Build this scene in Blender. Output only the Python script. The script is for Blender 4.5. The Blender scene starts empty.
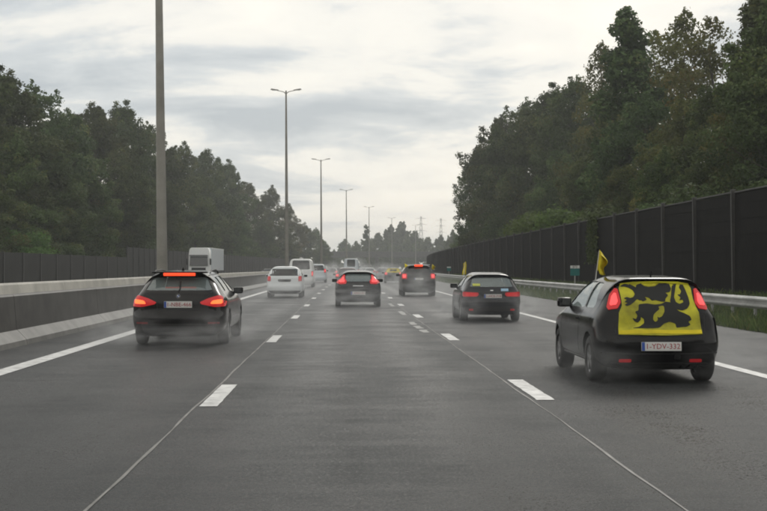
import bpy, bmesh, math, random
import numpy as np
from mathutils import Vector, Matrix, geometry
from mathutils.bvhtree import BVHTree
from math import radians as R, sin, cos, pi

random.seed(7); rng = np.random.default_rng(7)
S = bpy.context.scene
COL = S.collection

# ------------------------------------------------------------------ camera
cam = bpy.data.cameras.new('camera'); co = bpy.data.objects.new('camera', cam); COL.objects.link(co)
cam.sensor_width = 36; cam.lens = 36 * 1335 / 767
cam.clip_start = .1; cam.clip_end = 9000
EYE = 1.52
co.location = (0, 0, EYE)
co.rotation_euler = (R(90 + .515), 0, R(-1.70))
S.camera = co

# ------------------------------------------------------------------ sky and sun
SUN_EL, SUN_AZ = 32, 20            # ahead and a little to the right, behind the clouds
w = bpy.data.worlds.new('World'); S.world = w; w.use_nodes = True
nt = w.node_tree; nt.nodes.clear()
def N(t, kind, **kw):
    n = t.nodes.new(kind)
    for k, v in kw.items():
        if k in n.inputs: n.inputs[k].default_value = v
        else: setattr(n, k, v)
    return n
def link(t, a, b): t.links.new(a, b)
def mathn(t, op, a, b=None, clamp=False):
    n = t.nodes.new('ShaderNodeMath'); n.operation = op; n.use_clamp = clamp
    for i, v in enumerate((a, b)):
        if v is None: continue
        if isinstance(v, (int, float)): n.inputs[i].default_value = v
        else: t.links.new(v, n.inputs[i])
    return n.outputs[0]
def ramp(t, fac, stops):
    n = t.nodes.new('ShaderNodeValToRGB'); e = n.color_ramp.elements
    while len(e) < len(stops): e.new(.5)
    for i, (p, c) in enumerate(stops):
        e[i].position = p; e[i].color = c if len(c) == 4 else (*c, 1)
    t.links.new(fac, n.inputs[0]); return n.outputs[0]
def mixc(t, fac, a, b, mode='MIX'):
    n = t.nodes.new('ShaderNodeMix'); n.data_type = 'RGBA'; n.blend_type = mode
    for i, v in ((0, fac), (6, a), (7, b)):
        if isinstance(v, (int, float)): n.inputs[i].default_value = v
        elif isinstance(v, tuple): n.inputs[i].default_value = v if len(v) == 4 else (*v, 1)
        else: t.links.new(v, n.inputs[i])
    return n.outputs[2]

sky = N(nt, 'ShaderNodeTexSky', sky_type='NISHITA', sun_disc=False, sun_elevation=R(SUN_EL), sun_rotation=R(SUN_AZ), air_density=1.2, dust_density=2.0)
tc = N(nt, 'ShaderNodeTexCoord'); sp = N(nt, 'ShaderNodeSeparateXYZ'); link(nt, tc.outputs['Generated'], sp.inputs[0])
zz = mathn(nt, 'ADD', mathn(nt, 'MAXIMUM', sp.outputs[2], 0.0), .15)
cb = N(nt, 'ShaderNodeCombineXYZ')
link(nt, mathn(nt, 'DIVIDE', sp.outputs[0], zz), cb.inputs[0]); link(nt, mathn(nt, 'DIVIDE', sp.outputs[1], zz), cb.inputs[1])
cb.inputs[2].default_value = 19.7
n1 = N(nt, 'ShaderNodeTexNoise', Scale=1.1, Detail=7, Roughness=.55, Distortion=.35); link(nt, cb.outputs[0], n1.inputs['Vector'])
n2 = N(nt, 'ShaderNodeTexNoise', Scale=2.6, Detail=6, Roughness=.6, Distortion=.5); link(nt, cb.outputs[0], n2.inputs['Vector'])
cl = mathn(nt, 'ADD', mathn(nt, 'MULTIPLY', n1.outputs[0], .72), mathn(nt, 'MULTIPLY', n2.outputs[0], .28))
cloud = ramp(nt, cl, [(.36, (5.1, 5.6, 6.0)), (.44, (7.0, 7.35, 7.5)), (.49, (9.5, 9.35, 8.8)), (.58, (10.9, 10.5, 9.55))])
skyc = mixc(nt, .93, sky.outputs[0], cloud)
bg = N(nt, 'ShaderNodeBackground', Strength=.1); link(nt, skyc, bg.inputs[0])
wo = N(nt, 'ShaderNodeOutputWorld'); link(nt, bg.outputs[0], wo.inputs[0])

sl = bpy.data.lights.new('sun', 'SUN'); sl.energy = .8; sl.angle = R(18); sl.color = (1, .97, .92)
so = bpy.data.objects.new('sun', sl); COL.objects.link(so)
so.rotation_euler = (R(90 - SUN_EL), 0, R(180 - SUN_AZ))
so.location = (40, 100, 80)

S.view_settings.view_transform = 'Standard'; S.view_settings.look = 'None'
S.view_settings.exposure = 0; S.view_settings.gamma = 1
S.render.engine = 'CYCLES'
cy = S.cycles
cy.use_denoising = True; cy.max_bounces = 8; cy.transparent_max_bounces = 24; cy.volume_bounces = 1
cy.sample_clamp_indirect = 4; cy.filter_width = 1.9
cy.volume_step_rate = 2.0; cy.volume_max_steps = 128

# ------------------------------------------------------------------ materials
M = {}
def mat(name, col, rough=.6, metal=0., spec=.5, var=.0, vscale=3., coat=0., emit=None, es=0., bump=0., bscale=20., rvar=0., trans=0.):
    m = bpy.data.materials.new(name); m.use_nodes = True; t = m.node_tree
    p = t.nodes['Principled BSDF']
    p.inputs['Roughness'].default_value = rough; p.inputs['Metallic'].default_value = metal
    p.inputs['Specular IOR Level'].default_value = spec
    p.inputs['Coat Weight'].default_value = coat; p.inputs['Coat Roughness'].default_value = .08
    c = (*col, 1); p.inputs['Base Color'].default_value = c
    if var or bump or rvar:
        g = N(t, 'ShaderNodeTexCoord')
        n = N(t, 'ShaderNodeTexNoise', Scale=vscale, Detail=6, Roughness=.6); link(t, g.outputs['Object'], n.inputs['Vector'])
        if var:
            lo = tuple(x * (1 - var) for x in col); hi = tuple(min(1, x * (1 + var)) for x in col)
            link(t, ramp(t, n.outputs[0], [(.3, lo), (.7, hi)]), p.inputs['Base Color'])
        if rvar:
            a = mathn(t, 'ADD', mathn(t, 'MULTIPLY', mathn(t, 'SUBTRACT', n.outputs[0], .5), rvar * 2), rough, True)
            link(t, a, p.inputs['Roughness'])
        if bump:
            b2 = N(t, 'ShaderNodeTexNoise', Scale=bscale, Detail=4); link(t, g.outputs['Object'], b2.inputs['Vector'])
            b = N(t, 'ShaderNodeBump', Strength=bump, Distance=.02); link(t, b2.outputs[0], b.inputs['Height']); link(t, b.outputs[0], p.inputs['Normal'])
    if emit: p.inputs['Emission Color'].default_value = (*emit, 1); p.inputs['Emission Strength'].default_value = es
    M[name] = m; return m

def glass(name, tint, ior=1.5, veil_share=.2):
    m = bpy.data.materials.new(name); m.use_nodes = True; t = m.node_tree; t.nodes.clear()
    o = N(t, 'ShaderNodeOutputMaterial'); tr = N(t, 'ShaderNodeBsdfTransparent', Color=(*tint, 1))
    gl = N(t, 'ShaderNodeBsdfGlossy', Roughness=.04); fr = N(t, 'ShaderNodeFresnel', IOR=ior)
    sky_veil = N(t, 'ShaderNodeBsdfDiffuse', Color=(.62, .74, .73, 1)); m0 = N(t, 'ShaderNodeMixShader', Fac=veil_share); link(t, tr.outputs[0], m0.inputs[1]); link(t, sky_veil.outputs[0], m0.inputs[2])  # pale diffuse veil: rain film, also painting reflected sky brightness onto the pane
    mx = N(t, 'ShaderNodeMixShader'); link(t, fr.outputs[0], mx.inputs[0]); link(t, m0.outputs[0], mx.inputs[1]); link(t, gl.outputs[0], mx.inputs[2])
    link(t, mx.outputs[0], o.inputs[0]); M[name] = m; return m

def road_mat(name, base, seed, centre):
    m = bpy.data.materials.new(name); m.use_nodes = True; t = m.node_tree; p = t.nodes['Principled BSDF']
    g = N(t, 'ShaderNodeTexCoord'); mp = N(t, 'ShaderNodeMapping'); mp.inputs['Location'].default_value = (seed, seed * 3, 0)
    link(t, g.outputs['Object'], mp.inputs['Vector'])
    def noise(scale, sx=1., sy=1., d=5, rough=.6):
        q = N(t, 'ShaderNodeMapping'); q.inputs['Scale'].default_value = (sx, sy, 1); link(t, mp.outputs[0], q.inputs['Vector'])
        n = N(t, 'ShaderNodeTexNoise', Scale=scale, Detail=d, Roughness=rough); link(t, q.outputs[0], n.inputs['Vector']); return n.outputs[0]
    big = noise(.45, d=6); strk = noise(1.5, .8, 2.0, 7, .7); lng = noise(1.1, 2.2, .05, 4); gr = noise(34, d=4, rough=.85); fine = noise(85, d=2)
    # worn tyre tracks of the lane, following the bend
    sx = N(t, 'ShaderNodeSeparateXYZ'); link(t, g.outputs['Object'], sx.inputs[0])
    yb = mathn(t, 'MAXIMUM', mathn(t, 'SUBTRACT', sx.outputs[1], 60.), 0.)
    xl = mathn(t, 'SUBTRACT', sx.outputs[0], mathn(t, 'MULTIPLY', mathn(t, 'MULTIPLY', yb, yb), .9e-4))
    dd = mathn(t, 'ABSOLUTE', mathn(t, 'SUBTRACT', mathn(t, 'ABSOLUTE', mathn(t, 'SUBTRACT', xl, centre)), .82))
    dd = mathn(t, 'ADD', dd, mathn(t, 'MULTIPLY', mathn(t, 'SUBTRACT', lng, .5), .7))
    track = ramp(t, dd, [(.12, (1, 1, 1)), (.55, (0, 0, 0))])
    v = mathn(t, 'ADD', mathn(t, 'MULTIPLY', big, .36), mathn(t, 'MULTIPLY', strk, .40)); v = mathn(t, 'ADD', v, mathn(t, 'MULTIPLY', lng, .24))
    c = ramp(t, v, [(.35, tuple(x * .5 for x in base)), (.5, base), (.64, tuple(x * 1.8 for x in base))])
    c = mixc(t, mathn(t, 'MULTIPLY', track, .55), c, tuple(x * .42 for x in base))
    gm = ramp(t, gr, [(.30, (.15, .15, .15)), (.5, (.75, .75, .75)), (.64, (4.6, 4.6, 4.5))])  # bright end of the grain paints stone glints into the base colour
    c = mixc(t, 1., c, gm, 'MULTIPLY')
    chip = ramp(t, fine, [(.62, (0, 0, 0)), (.72, (1, 1, 1))])
    c = mixc(t, mathn(t, 'MULTIPLY', chip, .5), c, tuple(x * 5 for x in base))
    link(t, c, p.inputs['Base Color'])
    # a broken film of water between dry stone tops: glossy where the grain is low
    film = mathn(t, 'ADD', mathn(t, 'MULTIPLY', gr, 1.), mathn(t, 'ADD', mathn(t, 'MULTIPLY', strk, .24), mathn(t, 'MULTIPLY', big, .28)))
    film = mathn(t, 'ADD', film, .02)
    film = mathn(t, 'SUBTRACT', film, mathn(t, 'MULTIPLY', track, .05))
    link(t, ramp(t, film, [(.66, (.20, .20, .20)), (.78, (.5, .5, .5)), (.93, (.97, .97, .97))]), p.inputs['Roughness'])
    p.inputs['Specular IOR Level'].default_value = .25
    b = N(t, 'ShaderNodeBump', Strength=1., Distance=.022)
    link(t, mathn(t, 'ADD', gr, mathn(t, 'ADD', mathn(t, 'MULTIPLY', strk, .5), mathn(t, 'MULTIPLY', fine, .3))), b.inputs['Height']); link(t, b.outputs[0], p.inputs['Normal'])
    M[name] = m; return m

road_mat('asphalt', (.0235, .0252, .0264), 3.1, .28)
road_mat('asphalt_worn', (.0255, .0270, .0280), 11.7, -3.2)
road_mat('asphalt_side', (.0235, .0250, .0262), 23.9, 3.95)
mat('paint_white', (.58, .58, .57), .5, var=.38, vscale=5, bump=.4, bscale=40)
mat('patch_grey', (.075, .072, .066), .6, var=.4, vscale=6)
mat('paint_worn', (.26, .26, .25), .55, var=.5, vscale=9)
mat('joint_seal', (.17, .165, .155), .6, var=.45, vscale=2.5)
mat('grime_concrete', (.046, .044, .04), .55, var=.6, vscale=1.3, bump=.2)
mat('kerb_concrete', (.15, .147, .137), .6, var=.3, vscale=1.7, bump=.2)
mat('clean_concrete', (.46, .44, .40), .75, var=.22, vscale=.9, bump=.2)
mat('barrier_panel', (.0062, .0058, .0054), .85, spec=.12, var=.55, vscale=1.2, bump=.3, bscale=6)
mat('post_steel', (.045, .044, .041), .6, metal=.1, var=.3)
mat('left_panel', (.02, .02, .0185), .85, spec=.2, var=.3, vscale=.8)
mat('galvanised', (.42, .42, .41), .42, metal=.55, var=.25, vscale=2)
mat('lamp_steel', (.24, .23, .205), .55, metal=.2, var=.25, vscale=.8)
mat('earth', (.05, .055, .03), .95, var=.4, vscale=.2)
mat('verge_soil', (.045, .055, .022), .95, var=.5, vscale=2.)
mat('black_plastic', (.012, .012, .012), .5, spec=.35)
mat('rubber', (.012, .012, .012), .75, var=.3)
mat('alloy', (.32, .32, .33), .35, metal=.8)
mat('chrome', (.6, .6, .6), .2, metal=.9)
mat('fabric_dark', (.018, .018, .02), .9)
mat('dark_glass', (.006, .008, .009), .05, spec=.8)
mat('light_red', (.36, .01, .012), .25, emit=(1., .02, .025), es=.24)
mat('light_core', (.6, .04, .04), .2, emit=(1, .10, .10), es=.95)
mat('light_dim', (.38, .008, .012), .2, emit=(1., .03, .04), es=.10)
mat('light_hot', (.8, .06, .01), .3, emit=(1, .16, .035), es=1.7)
mat('light_bar', (.8, .04, .01), .3, emit=(1, .075, .02), es=1.15)
mat('reflector', (.16, .006, .008), .3, emit=(1, .02, .03), es=.02)
mat('plate_white', (.62, .62, .60), .4)
mat('plate_red', (.32, .02, .03), .5)
mat('plate_blue', (.02, .07, .33), .4)
mat('flag_yellow', (.66, .53, .014), .8, var=.2, vscale=4)
mat('cover_yellow', (.43, .40, .013), .6, var=.55, vscale=2.6)
mat('lion_black', (.012, .013, .012), .7)
mat('teal_sign', (.01, .14, .13), .5)
mat('sticker_blue', (.35, .55, .72), .5)
mat('sticker_yellow', (.50, .52, .10), .5)
mat('headlamp', (.6, .62, .62), .15)
mat('bark', (.05, .042, .032), .9, var=.4, vscale=3, bump=.5)
glass('glass_clear', (.80, .92, .90), 1.85); glass('glass_sky_veil', (.80, .90, .90), 2.0, .42)  # the second pane carries more of the painted sky brightness

def leaf_mat(name, dark, light, warm=None, transl=.3):
    m = bpy.data.materials.new(name); m.use_nodes = True; t = m.node_tree; t.nodes.clear()
    o = N(t, 'ShaderNodeOutputMaterial'); at = N(t, 'ShaderNodeAttribute', attribute_name='tint'); oi = N(t, 'ShaderNodeObjectInfo')
    c = ramp(t, at.outputs['Fac'], [(0., dark), (.75, light), (1., warm or light)])
    hs = N(t, 'ShaderNodeHueSaturation'); link(t, c, hs.inputs['Color'])
    link(t, mathn(t, 'ADD', mathn(t, 'MULTIPLY', oi.outputs['Random'], .05), .48), hs.inputs['Hue'])
    link(t, mathn(t, 'ADD', mathn(t, 'MULTIPLY', oi.outputs['Random'], .5), .75), hs.inputs['Value'])
    d = N(t, 'ShaderNodeBsdfPrincipled', Roughness=.6); d.inputs['Specular IOR Level'].default_value = .1
    link(t, hs.outputs[0], d.inputs['Base Color'])
    tr = N(t, 'ShaderNodeBsdfTranslucent'); link(t, hs.outputs[0], tr.inputs[0])
    mx = N(t, 'ShaderNodeMixShader', Fac=transl); link(t, d.outputs[0], mx.inputs[1]); link(t, tr.outputs[0], mx.inputs[2])
    link(t, mx.outputs[0], o.inputs[0]); M[name] = m
leaf_mat('leaf_dark', (.031, .046, .017), (.09, .122, .042), (.14, .14, .05))
leaf_mat('leaf_mid', (.034, .050, .016), (.105, .135, .042), (.17, .15, .05))
leaf_mat('leaf_autumn', (.055, .068, .02), (.15, .16, .05), (.22, .165, .045), .42)
leaf_mat('leaf_fresh', (.07, .12, .03), (.16, .23, .06), None, .4)
leaf_mat('grass_blade', (.05, .075, .018), (.11, .15, .04), (.17, .16, .06), .4)

# ------------------------------------------------------------------ object helpers
def tag(o, label=None, cat=None, group=None, kind=None):
    if label: o['label'] = label
    if cat: o['category'] = cat
    if group: o['group'] = group
    if kind: o['kind'] = kind
    return o
def empty(name, loc=(0, 0, 0), rz=0., parent=None):
    o = bpy.data.objects.new(name, None); COL.objects.link(o); o.location = loc; o.rotation_euler = (0, 0, rz)
    o.empty_display_size = .3
    if parent: o.parent = parent
    return o
def mesh_obj(name, me, parent=None, loc=(0, 0, 0), rz=0.):
    o = bpy.data.objects.new(name, me); COL.objects.link(o)
    if parent: o.parent = parent
    o.location = loc; o.rotation_euler = (0, 0, rz); return o
def smooth(me, ang=35):
    bm = bmesh.new(); bm.from_mesh(me)
    for f in bm.faces: f.smooth = True
    for e in bm.edges:
        e.smooth = not (len(e.link_faces) == 2 and e.calc_face_angle(0) > R(ang))
    bm.to_mesh(me); bm.free()
class MB:
    """collects simple solids into one mesh"""
    def __init__(s): s.v = []; s.f = []
    def add(s, vs, fs):
        b = len(s.v); s.v += [tuple(p) for p in vs]; s.f += [tuple(b + i for i in f) for f in fs]; return s
    def box(s, c, d, bev=0., mtx=None):
        bm = bmesh.new(); bmesh.ops.create_cube(bm, size=1)
        for v in bm.verts: v.co = Vector((v.co.x * d[0], v.co.y * d[1], v.co.z * d[2]))
        if bev: bmesh.ops.bevel(bm, geom=bm.edges[:], offset=bev, segments=2, affect='EDGES', profile=.6)
        if mtx: bmesh.ops.transform(bm, matrix=mtx, verts=bm.verts)
        bm.verts.index_update()
        s.add([v.co + Vector(c) for v in bm.verts], [[v.index for v in f.verts] for f in bm.faces]); bm.free(); return s
    def tube(s, pts, rad, n=8, cap=True):
        pts = [Vector(p) for p in pts]; rad = rad if isinstance(rad, (list, tuple)) else [rad] * len(pts)
        vs, fs = [], []
        for i, p in enumerate(pts):
            d = (pts[min(i + 1, len(pts) - 1)] - pts[max(i - 1, 0)]).normalized()
            a = d.cross(Vector((0, 1, 0)) if abs(d.y) < .9 else Vector((1, 0, 0))).normalized(); b = d.cross(a)
            for k in range(n):
                q = 2 * pi * k / n; vs.append(p + (a * cos(q) + b * sin(q)) * rad[i])
        for i in range(len(pts) - 1):
            for k in range(n):
                fs.append((i * n + k, i * n + (k + 1) % n, (i + 1) * n + (k + 1) % n, (i + 1) * n + k))
        if cap: fs.append(tuple(range(n))[::-1]); fs.append(tuple((len(pts) - 1) * n + k for k in range(n)))
        return s.add(vs, fs)
    def prism(s, sec, y0, y1, axis='y'):
        n = len(sec); f = (lambda a, b, y: (a, y, b)) if axis == 'y' else (lambda a, b, y: (y, a, b))
        vs = [f(a, b, y0) for a, b in sec] + [f(a, b, y1) for a, b in sec]
        fs = [(i, (i + 1) % n, n + (i + 1) % n, n + i) for i in range(n)] + [tuple(range(n))[::-1], tuple(range(n, 2 * n))]
        return s.add(vs, fs)
    def mesh(s, name, m, ang=None):
        me = bpy.data.meshes.new(name); me.from_pydata(s.v, [], s.f); me.update()
        bm = bmesh.new(); bm.from_mesh(me); bmesh.ops.recalc_face_normals(bm, faces=bm.faces); bm.to_mesh(me); bm.free()
        me.materials.append(M[m])
        if ang is not None: smooth(me, ang)
        return me
    def obj(s, name, m, parent=None, ang=None, loc=(0, 0, 0), rz=0.): return mesh_obj(name, s.mesh(name, m, ang), parent, loc, rz)

# ------------------------------------------------------------------ road line: straight, then a long bend to the right
def off(y):
    t = max(0., y - 60.); return .75e-4 * t * t + 9e-8 * t ** 3
def head(y):
    t = max(0., y - 60.); return -math.atan(1.5e-4 * t + 2.7e-7 * t * t)
def RP(lat, y, z=0.): return (lat + off(y), y, z)
def ribbon(name, la, lb, z, y0, y1, m, parent=None, step=8., kind='structure', sec=None):
    """a strip along the road between two lateral offsets, or a section [(lat, z)...] swept along it"""
    sec = sec or [(la, z), (lb, z)]; n = len(sec)
    ys = np.arange(y0, y1 + .01, min(step, y1 - y0)); vs, fs = [], []
    for y in ys: vs += [RP(a, y, b) for a, b in sec]
    for i in range(len(ys) - 1):
        for k in range(n - 1): fs.append((i * n + k, i * n + k + 1, (i + 1) * n + k + 1, (i + 1) * n + k))
    me = bpy.data.meshes.new(name); me.from_pydata(vs, [], fs); me.materials.append(M[m])
    o = mesh_obj(name, me, parent)
    if kind and not parent: o['kind'] = kind
    return o

YF = 900
g = MB().add([(-1400, -120, -.03), (1400, -120, -.03), (1400, 2400, -.03), (-1400, 2400, -.03)], [(0, 1, 2, 3)]).obj('ground', 'earth'); g['kind'] = 'structure'
road = ribbon('road', -6.27, 9.78, 0., -20, YF, 'asphalt_side')
ribbon('lane_surface', -1.60, 2.15, .004, -20, YF, 'asphalt', road)
ribbon('lane_surface', 2.15, 5.75, .004, -20, YF, 'asphalt_side', road)
ribbon('lane_surface', -4.9, -1.60, .004, -20, YF, 'asphalt_worn', road)
ribbon('hard_shoulder', 5.95, 9.76, .004, -20, YF, 'asphalt_worn', road)
for la in (-1.605, 2.14):
    # the sealed joint wanders a little
    y = np.arange(-5, 420, .7); vs, fs = [], []
    for i, yy in enumerate(y):
        j = .006 * sin(yy * .9 + la) + random.uniform(-.007, .007); hw = max(.004, .012 + random.uniform(-.007, .006))
        if la > 0: hw *= .85
        vs += [RP(la + j - hw, yy, .008), RP(la + j + hw, yy, .008)]
        if i: b = 2 * i - 2; fs.append((b, b + 1, b + 3, b + 2))
    me = bpy.data.meshes.new('lane_joint'); me.from_pydata(vs, [], fs); me.materials.append(M['joint_seal']); mesh_obj('lane_joint', me, road)
def marking(name, la, lb, y0, y1, m='paint_white', ragged=.004, z=.010):
    n = 14; vs, fs = [], []
    for i in range(n + 1):
        y = y0 + (y1 - y0) * i / n
        for q, l in ((0, la), (1, lb)): vs.append(RP(l + random.uniform(-ragged, ragged), y + (random.uniform(-ragged, ragged) if i in (0, n) else 0), z))
        if i: b = 2 * i - 2; fs.append((b, b + 1, b + 3, b + 2))
    me = bpy.data.meshes.new(name); me.from_pydata(vs, [], fs); me.materials.append(M[m]); return mesh_obj(name, me, road)
for k in range(-1, 26):
    marking('lane_dash', -1.575, -1.375, 14.6 + 12.5 * k, 17.3 + 12.5 * k)
    marking('lane_dash', 2.20, 2.41, 15.2 + 12.5 * k, 17.95 + 12.5 * k, ragged=.007)
for la, lb, a, b in ((1.82, 2.0, 31.0, 32.4), (1.80, 1.97, 33.0, 34.6), (1.78, 1.95, 35.2, 37.0), (1.86, 2.02, 42.5, 46), (1.85, 2.0, 52, 56)):
    tag(marking('old_lane_dash', la, lb, a, b, 'paint_worn', .035), 'worn remnant of an older dash')
ribbon('edge_line', -5.10, -4.80, .010, -20, YF, 'paint_white', road, 4.)
ribbon('edge_line', 5.76, 5.97, .010, -20, YF, 'paint_white', road, 4.)
ribbon('opposite_road', -24.2, -9.55, 0., -20, YF, 'asphalt_side')
ribbon('median', -8.85, -6.72, .06, -20, YF, 'verge_soil')
ribbon('verge', 0, 0, 0, -20, YF, 'verge_soil', sec=[(9.77, .02), (10.2, .09), (11.2, .16), (12.6, .42), (13.2, .52), (13.6, .52), (17, .4), (40, .0)])
ribbon('embankment', 0, 0, 0, -20, YF, 'verge_soil', sec=[(-24.2, .01), (-25, .2), (-26.5, .4), (-34, .8), (-60, .6)])

# ------------------------------------------------------------------ concrete median barriers, in cast lengths with open joints
def barrier(lat, sgn, label, y0, y1, seg, secs, name='concrete_barrier'):
    root = empty(name, RP(lat, y0)); tag(root, label, 'barrier', 'concrete barriers of the median')
    y = y0
    while y < y1:
        for nm, m, sec in secs:
            mb = MB(); a, b = y + .012, y + seg - .012
            base = len(mb.v); n = len(sec); vs = []
            for yy in (a, b):
                for x, z in sec:
                    p = RP(lat + sgn * x, yy, z); vs.append((p[0] - root.location.x, p[1] - root.location.y, p[2]))
            fs = [(i, (i + 1) % n, n + (i + 1) % n, n + i) for i in range(n)] + [tuple(range(n)), tuple(range(n, 2 * n))[::-1]]
            mb.add(vs, fs).obj(nm, m, root)
        y += seg
    return root
barrier(-6.25, -1, 'dark grimy concrete barrier with pale kerb along the left lane', -8.6, 440, 8.8,
        [('kerb_foot', 'kerb_concrete', [(0, 0), (.02, .10), (.20, .29), (.24, .29), (.24, 0)]),
         ('wall_face', 'grime_concrete', [(.243, 0.0), (.215, .293), (.27, .95), (.30, .985), (.45, .985), (.47, .95), (.47, 0)])])
barrier(-8.9, -1, 'pale clean concrete barrier behind the dark one, beyond the lamp posts', -4, 440, 12.,
        [('wall_face', 'clean_concrete', [(0, 0), (.13, .35), (.24, 1.04), (.28, 1.09), (.42, 1.09), (.46, 1.04), (.62, .3), (.68, 0)])])

# ------------------------------------------------------------------ right noise barrier
nb = empty('noise_barrier', RP(13.4, 20)); tag(nb, 'tall black noise barrier of panels between posts along the right verge', 'noise barrier')
pan = MB()
pan.box((0, 0, 2.28), (.10, 4.80, 3.55), .012)
for k in range(1, 7): pan.box((-.056, 0, .55 + k * .52), (.012, 4.79, .02))
pan = pan.mesh('panel', 'barrier_panel')
cop = MB().box((0, 0, 4.085), (.17, 4.78, .055), .01).mesh('coping', 'post_steel')
pst = MB().box((-.02, 0, 2.10), (.15, .09, 4.20), .012).box((-.10, 0, 2.1), (.02, .13, 4.18)).mesh('post', 'post_steel')
for k in range(0, 90):
    y = 20.3 + k * 5.0
    if y > 460: break
    def lp(lat, yy): p = RP(lat, yy); return (p[0] - nb.location.x, p[1] - nb.location.y, random.uniform(-.015, .015))
    mesh_obj('panel', pan, nb, lp(13.4, y + 2.5), head(y + 2.5))
    mesh_obj('coping', cop, nb, lp(13.4, y + 2.5), head(y + 2.5))
    p = mesh_obj('post', pst, nb, lp(13.4, y), head(y)); p.rotation_euler[1] = R(-.7 + random.uniform(-.25, .25))

# ------------------------------------------------------------------ left walls: a low dark one near, a taller fence of bars beyond
lw = empty('noise_wall', RP(-26, 60)); tag(lw, 'low dark wall of flat panels under the trees, far left', 'wall')
pm = MB().box((0, 0, 1.42), (.12, 5.82, 2.55), .01).mesh('panel', 'left_panel'); pp = MB().box((.03, 0, 1.37), (.2, .16, 2.72), .01).mesh('post', 'post_steel')
for k in range(16):
    y = 60 + 6 * k
    q = lambda yy: tuple(Vector(RP(-26, yy)) - lw.location)
    mesh_obj('panel', pm, lw, q(y + 3), head(y + 3)); mesh_obj('post', pp, lw, q(y), head(y))
lf = empty('fence', RP(-26, 156)); tag(lf, 'tall dark fence with thin pale posts behind the white lorry', 'fence')
fm = MB().box((0, 0, 2.1), (.08, 3.84, 3.6), .01).mesh('panel', 'left_panel'); fp = MB().box((.05, 0, 2.05), (.14, .12, 4.0), .01).mesh('post', 'post_steel')
for k in range(72):
    y = 156 + 4 * k
    q = lambda yy: tuple(Vector(RP(-26, yy)) - lf.location)
    mesh_obj('panel', fm, lf, q(y + 2), head(y + 2)); mesh_obj('post', fp, lf, q(y), head(y))

# ------------------------------------------------------------------ steel guard rail
gr_ = empty('guard_rail', RP(10.5, 20)); tag(gr_, 'galvanised steel guard rail along the right grass verge', 'guard rail')
wsec = [(-.02, .44), (-.075, .50), (-.075, .535), (-.01, .575), (-.01, .625), (-.075, .665), (-.075, .70), (-.02, .755)]
sec = wsec + [(a + .008, b) for a, b in wsec[::-1]]
bm_ = MB().prism(sec, -2.0, 1.995).mesh('rail_beam', 'galvanised'); gp = MB().box((.06, 0, .42), (.06, .11, .66), .008).mesh('post', 'galvanised')
gb = MB().box((0.012, 0, .6), (.04, .1, .2), .006).mesh('spacer', 'galvanised')
for k in range(95):
    y = 20 + 4 * k
    q = lambda yy, z=.03: tuple(Vector(RP(10.5, yy, z)) - gr_.location)
    mesh_obj('rail_beam', bm_, gr_, q(y + 2), head(y + 2))
    for h in ((0, 2) if k < 40 else (0,)):
        mesh_obj('post', gp, gr_, q(y + h), head(y)); mesh_obj('spacer', gb, gr_, q(y + h), head(y))

# ------------------------------------------------------------------ street lamps in the median
def street_lamp(y, lat, label, px_lean):
    h = 21.4
    r = empty('street_lamp', RP(lat, y, .06)); tag(r, label, 'street lamp', 'tall double-armed street lamps along the median')
    r.rotation_euler = (0, R(px_lean), head(y))
    m = MB(); n = 9
    m.tube([(0, 0, h * i / n) for i in range(n + 1)], [.225 - .135 * i / n for i in range(n + 1)], 14).obj('pole', 'lamp_steel', r, 40)
    MB().box((0, 0, .12), (.62, .62, .24), .03).tube([(0, 0, .2), (0, 0, .55)], .27, 14).obj('base', 'lamp_steel', r)
    for s in (-1, 1):
        MB().tube([(0, 0, h - .35), (s * .3, 0, h - .12), (s * .75, 0, h - .02), (s * 1.0, 0, h + .03)], [.05, .045, .04, .035], 8).obj('arm', 'lamp_steel', r, 60)
        hd = MB(); hd.add([(s * .85, -.10, h), (s * .85, .10, h), (s * 1.75, .15, h + .12), (s * 1.75, -.15, h + .12), (s * .85, -.06, h + .12), (s * .85, .06, h + .12), (s * 1.65, .08, h + .25), (s * 1.65, -.08, h + .25)],
               [(0, 1, 2, 3), (4, 5, 6, 7), (0, 1, 5, 4), (1, 2, 6, 5), (2, 3, 7, 6), (3, 0, 4, 7)])
        ho = hd.obj('lamp_head', 'lamp_steel', r)
        MB().box((s * 1.35, 0, h + .045), (.5, .2, .02)).obj('lens', 'headlamp', ho)
    return r
lamp_labels = ['nearest street lamp, its thick pole rising out of the picture behind the black estate car',
               'tall street lamp with both lamp heads visible, just behind the nearest pole',
               'third street lamp along the median, at the end of the left tree line',
               'slim distant street lamp over the traffic queue, fourth along',
               'fifth street lamp, thin in the haze beside the slim poplar',
               'sixth street lamp, faint above the overpass',
               'farthest and faintest street lamp, by the pylon']
for i, lb in enumerate(lamp_labels): street_lamp(54.4 + 96.3 * i, -7.1 if i == 1 else -7.35, lb, -.75 if i == 0 else -.3)

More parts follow.
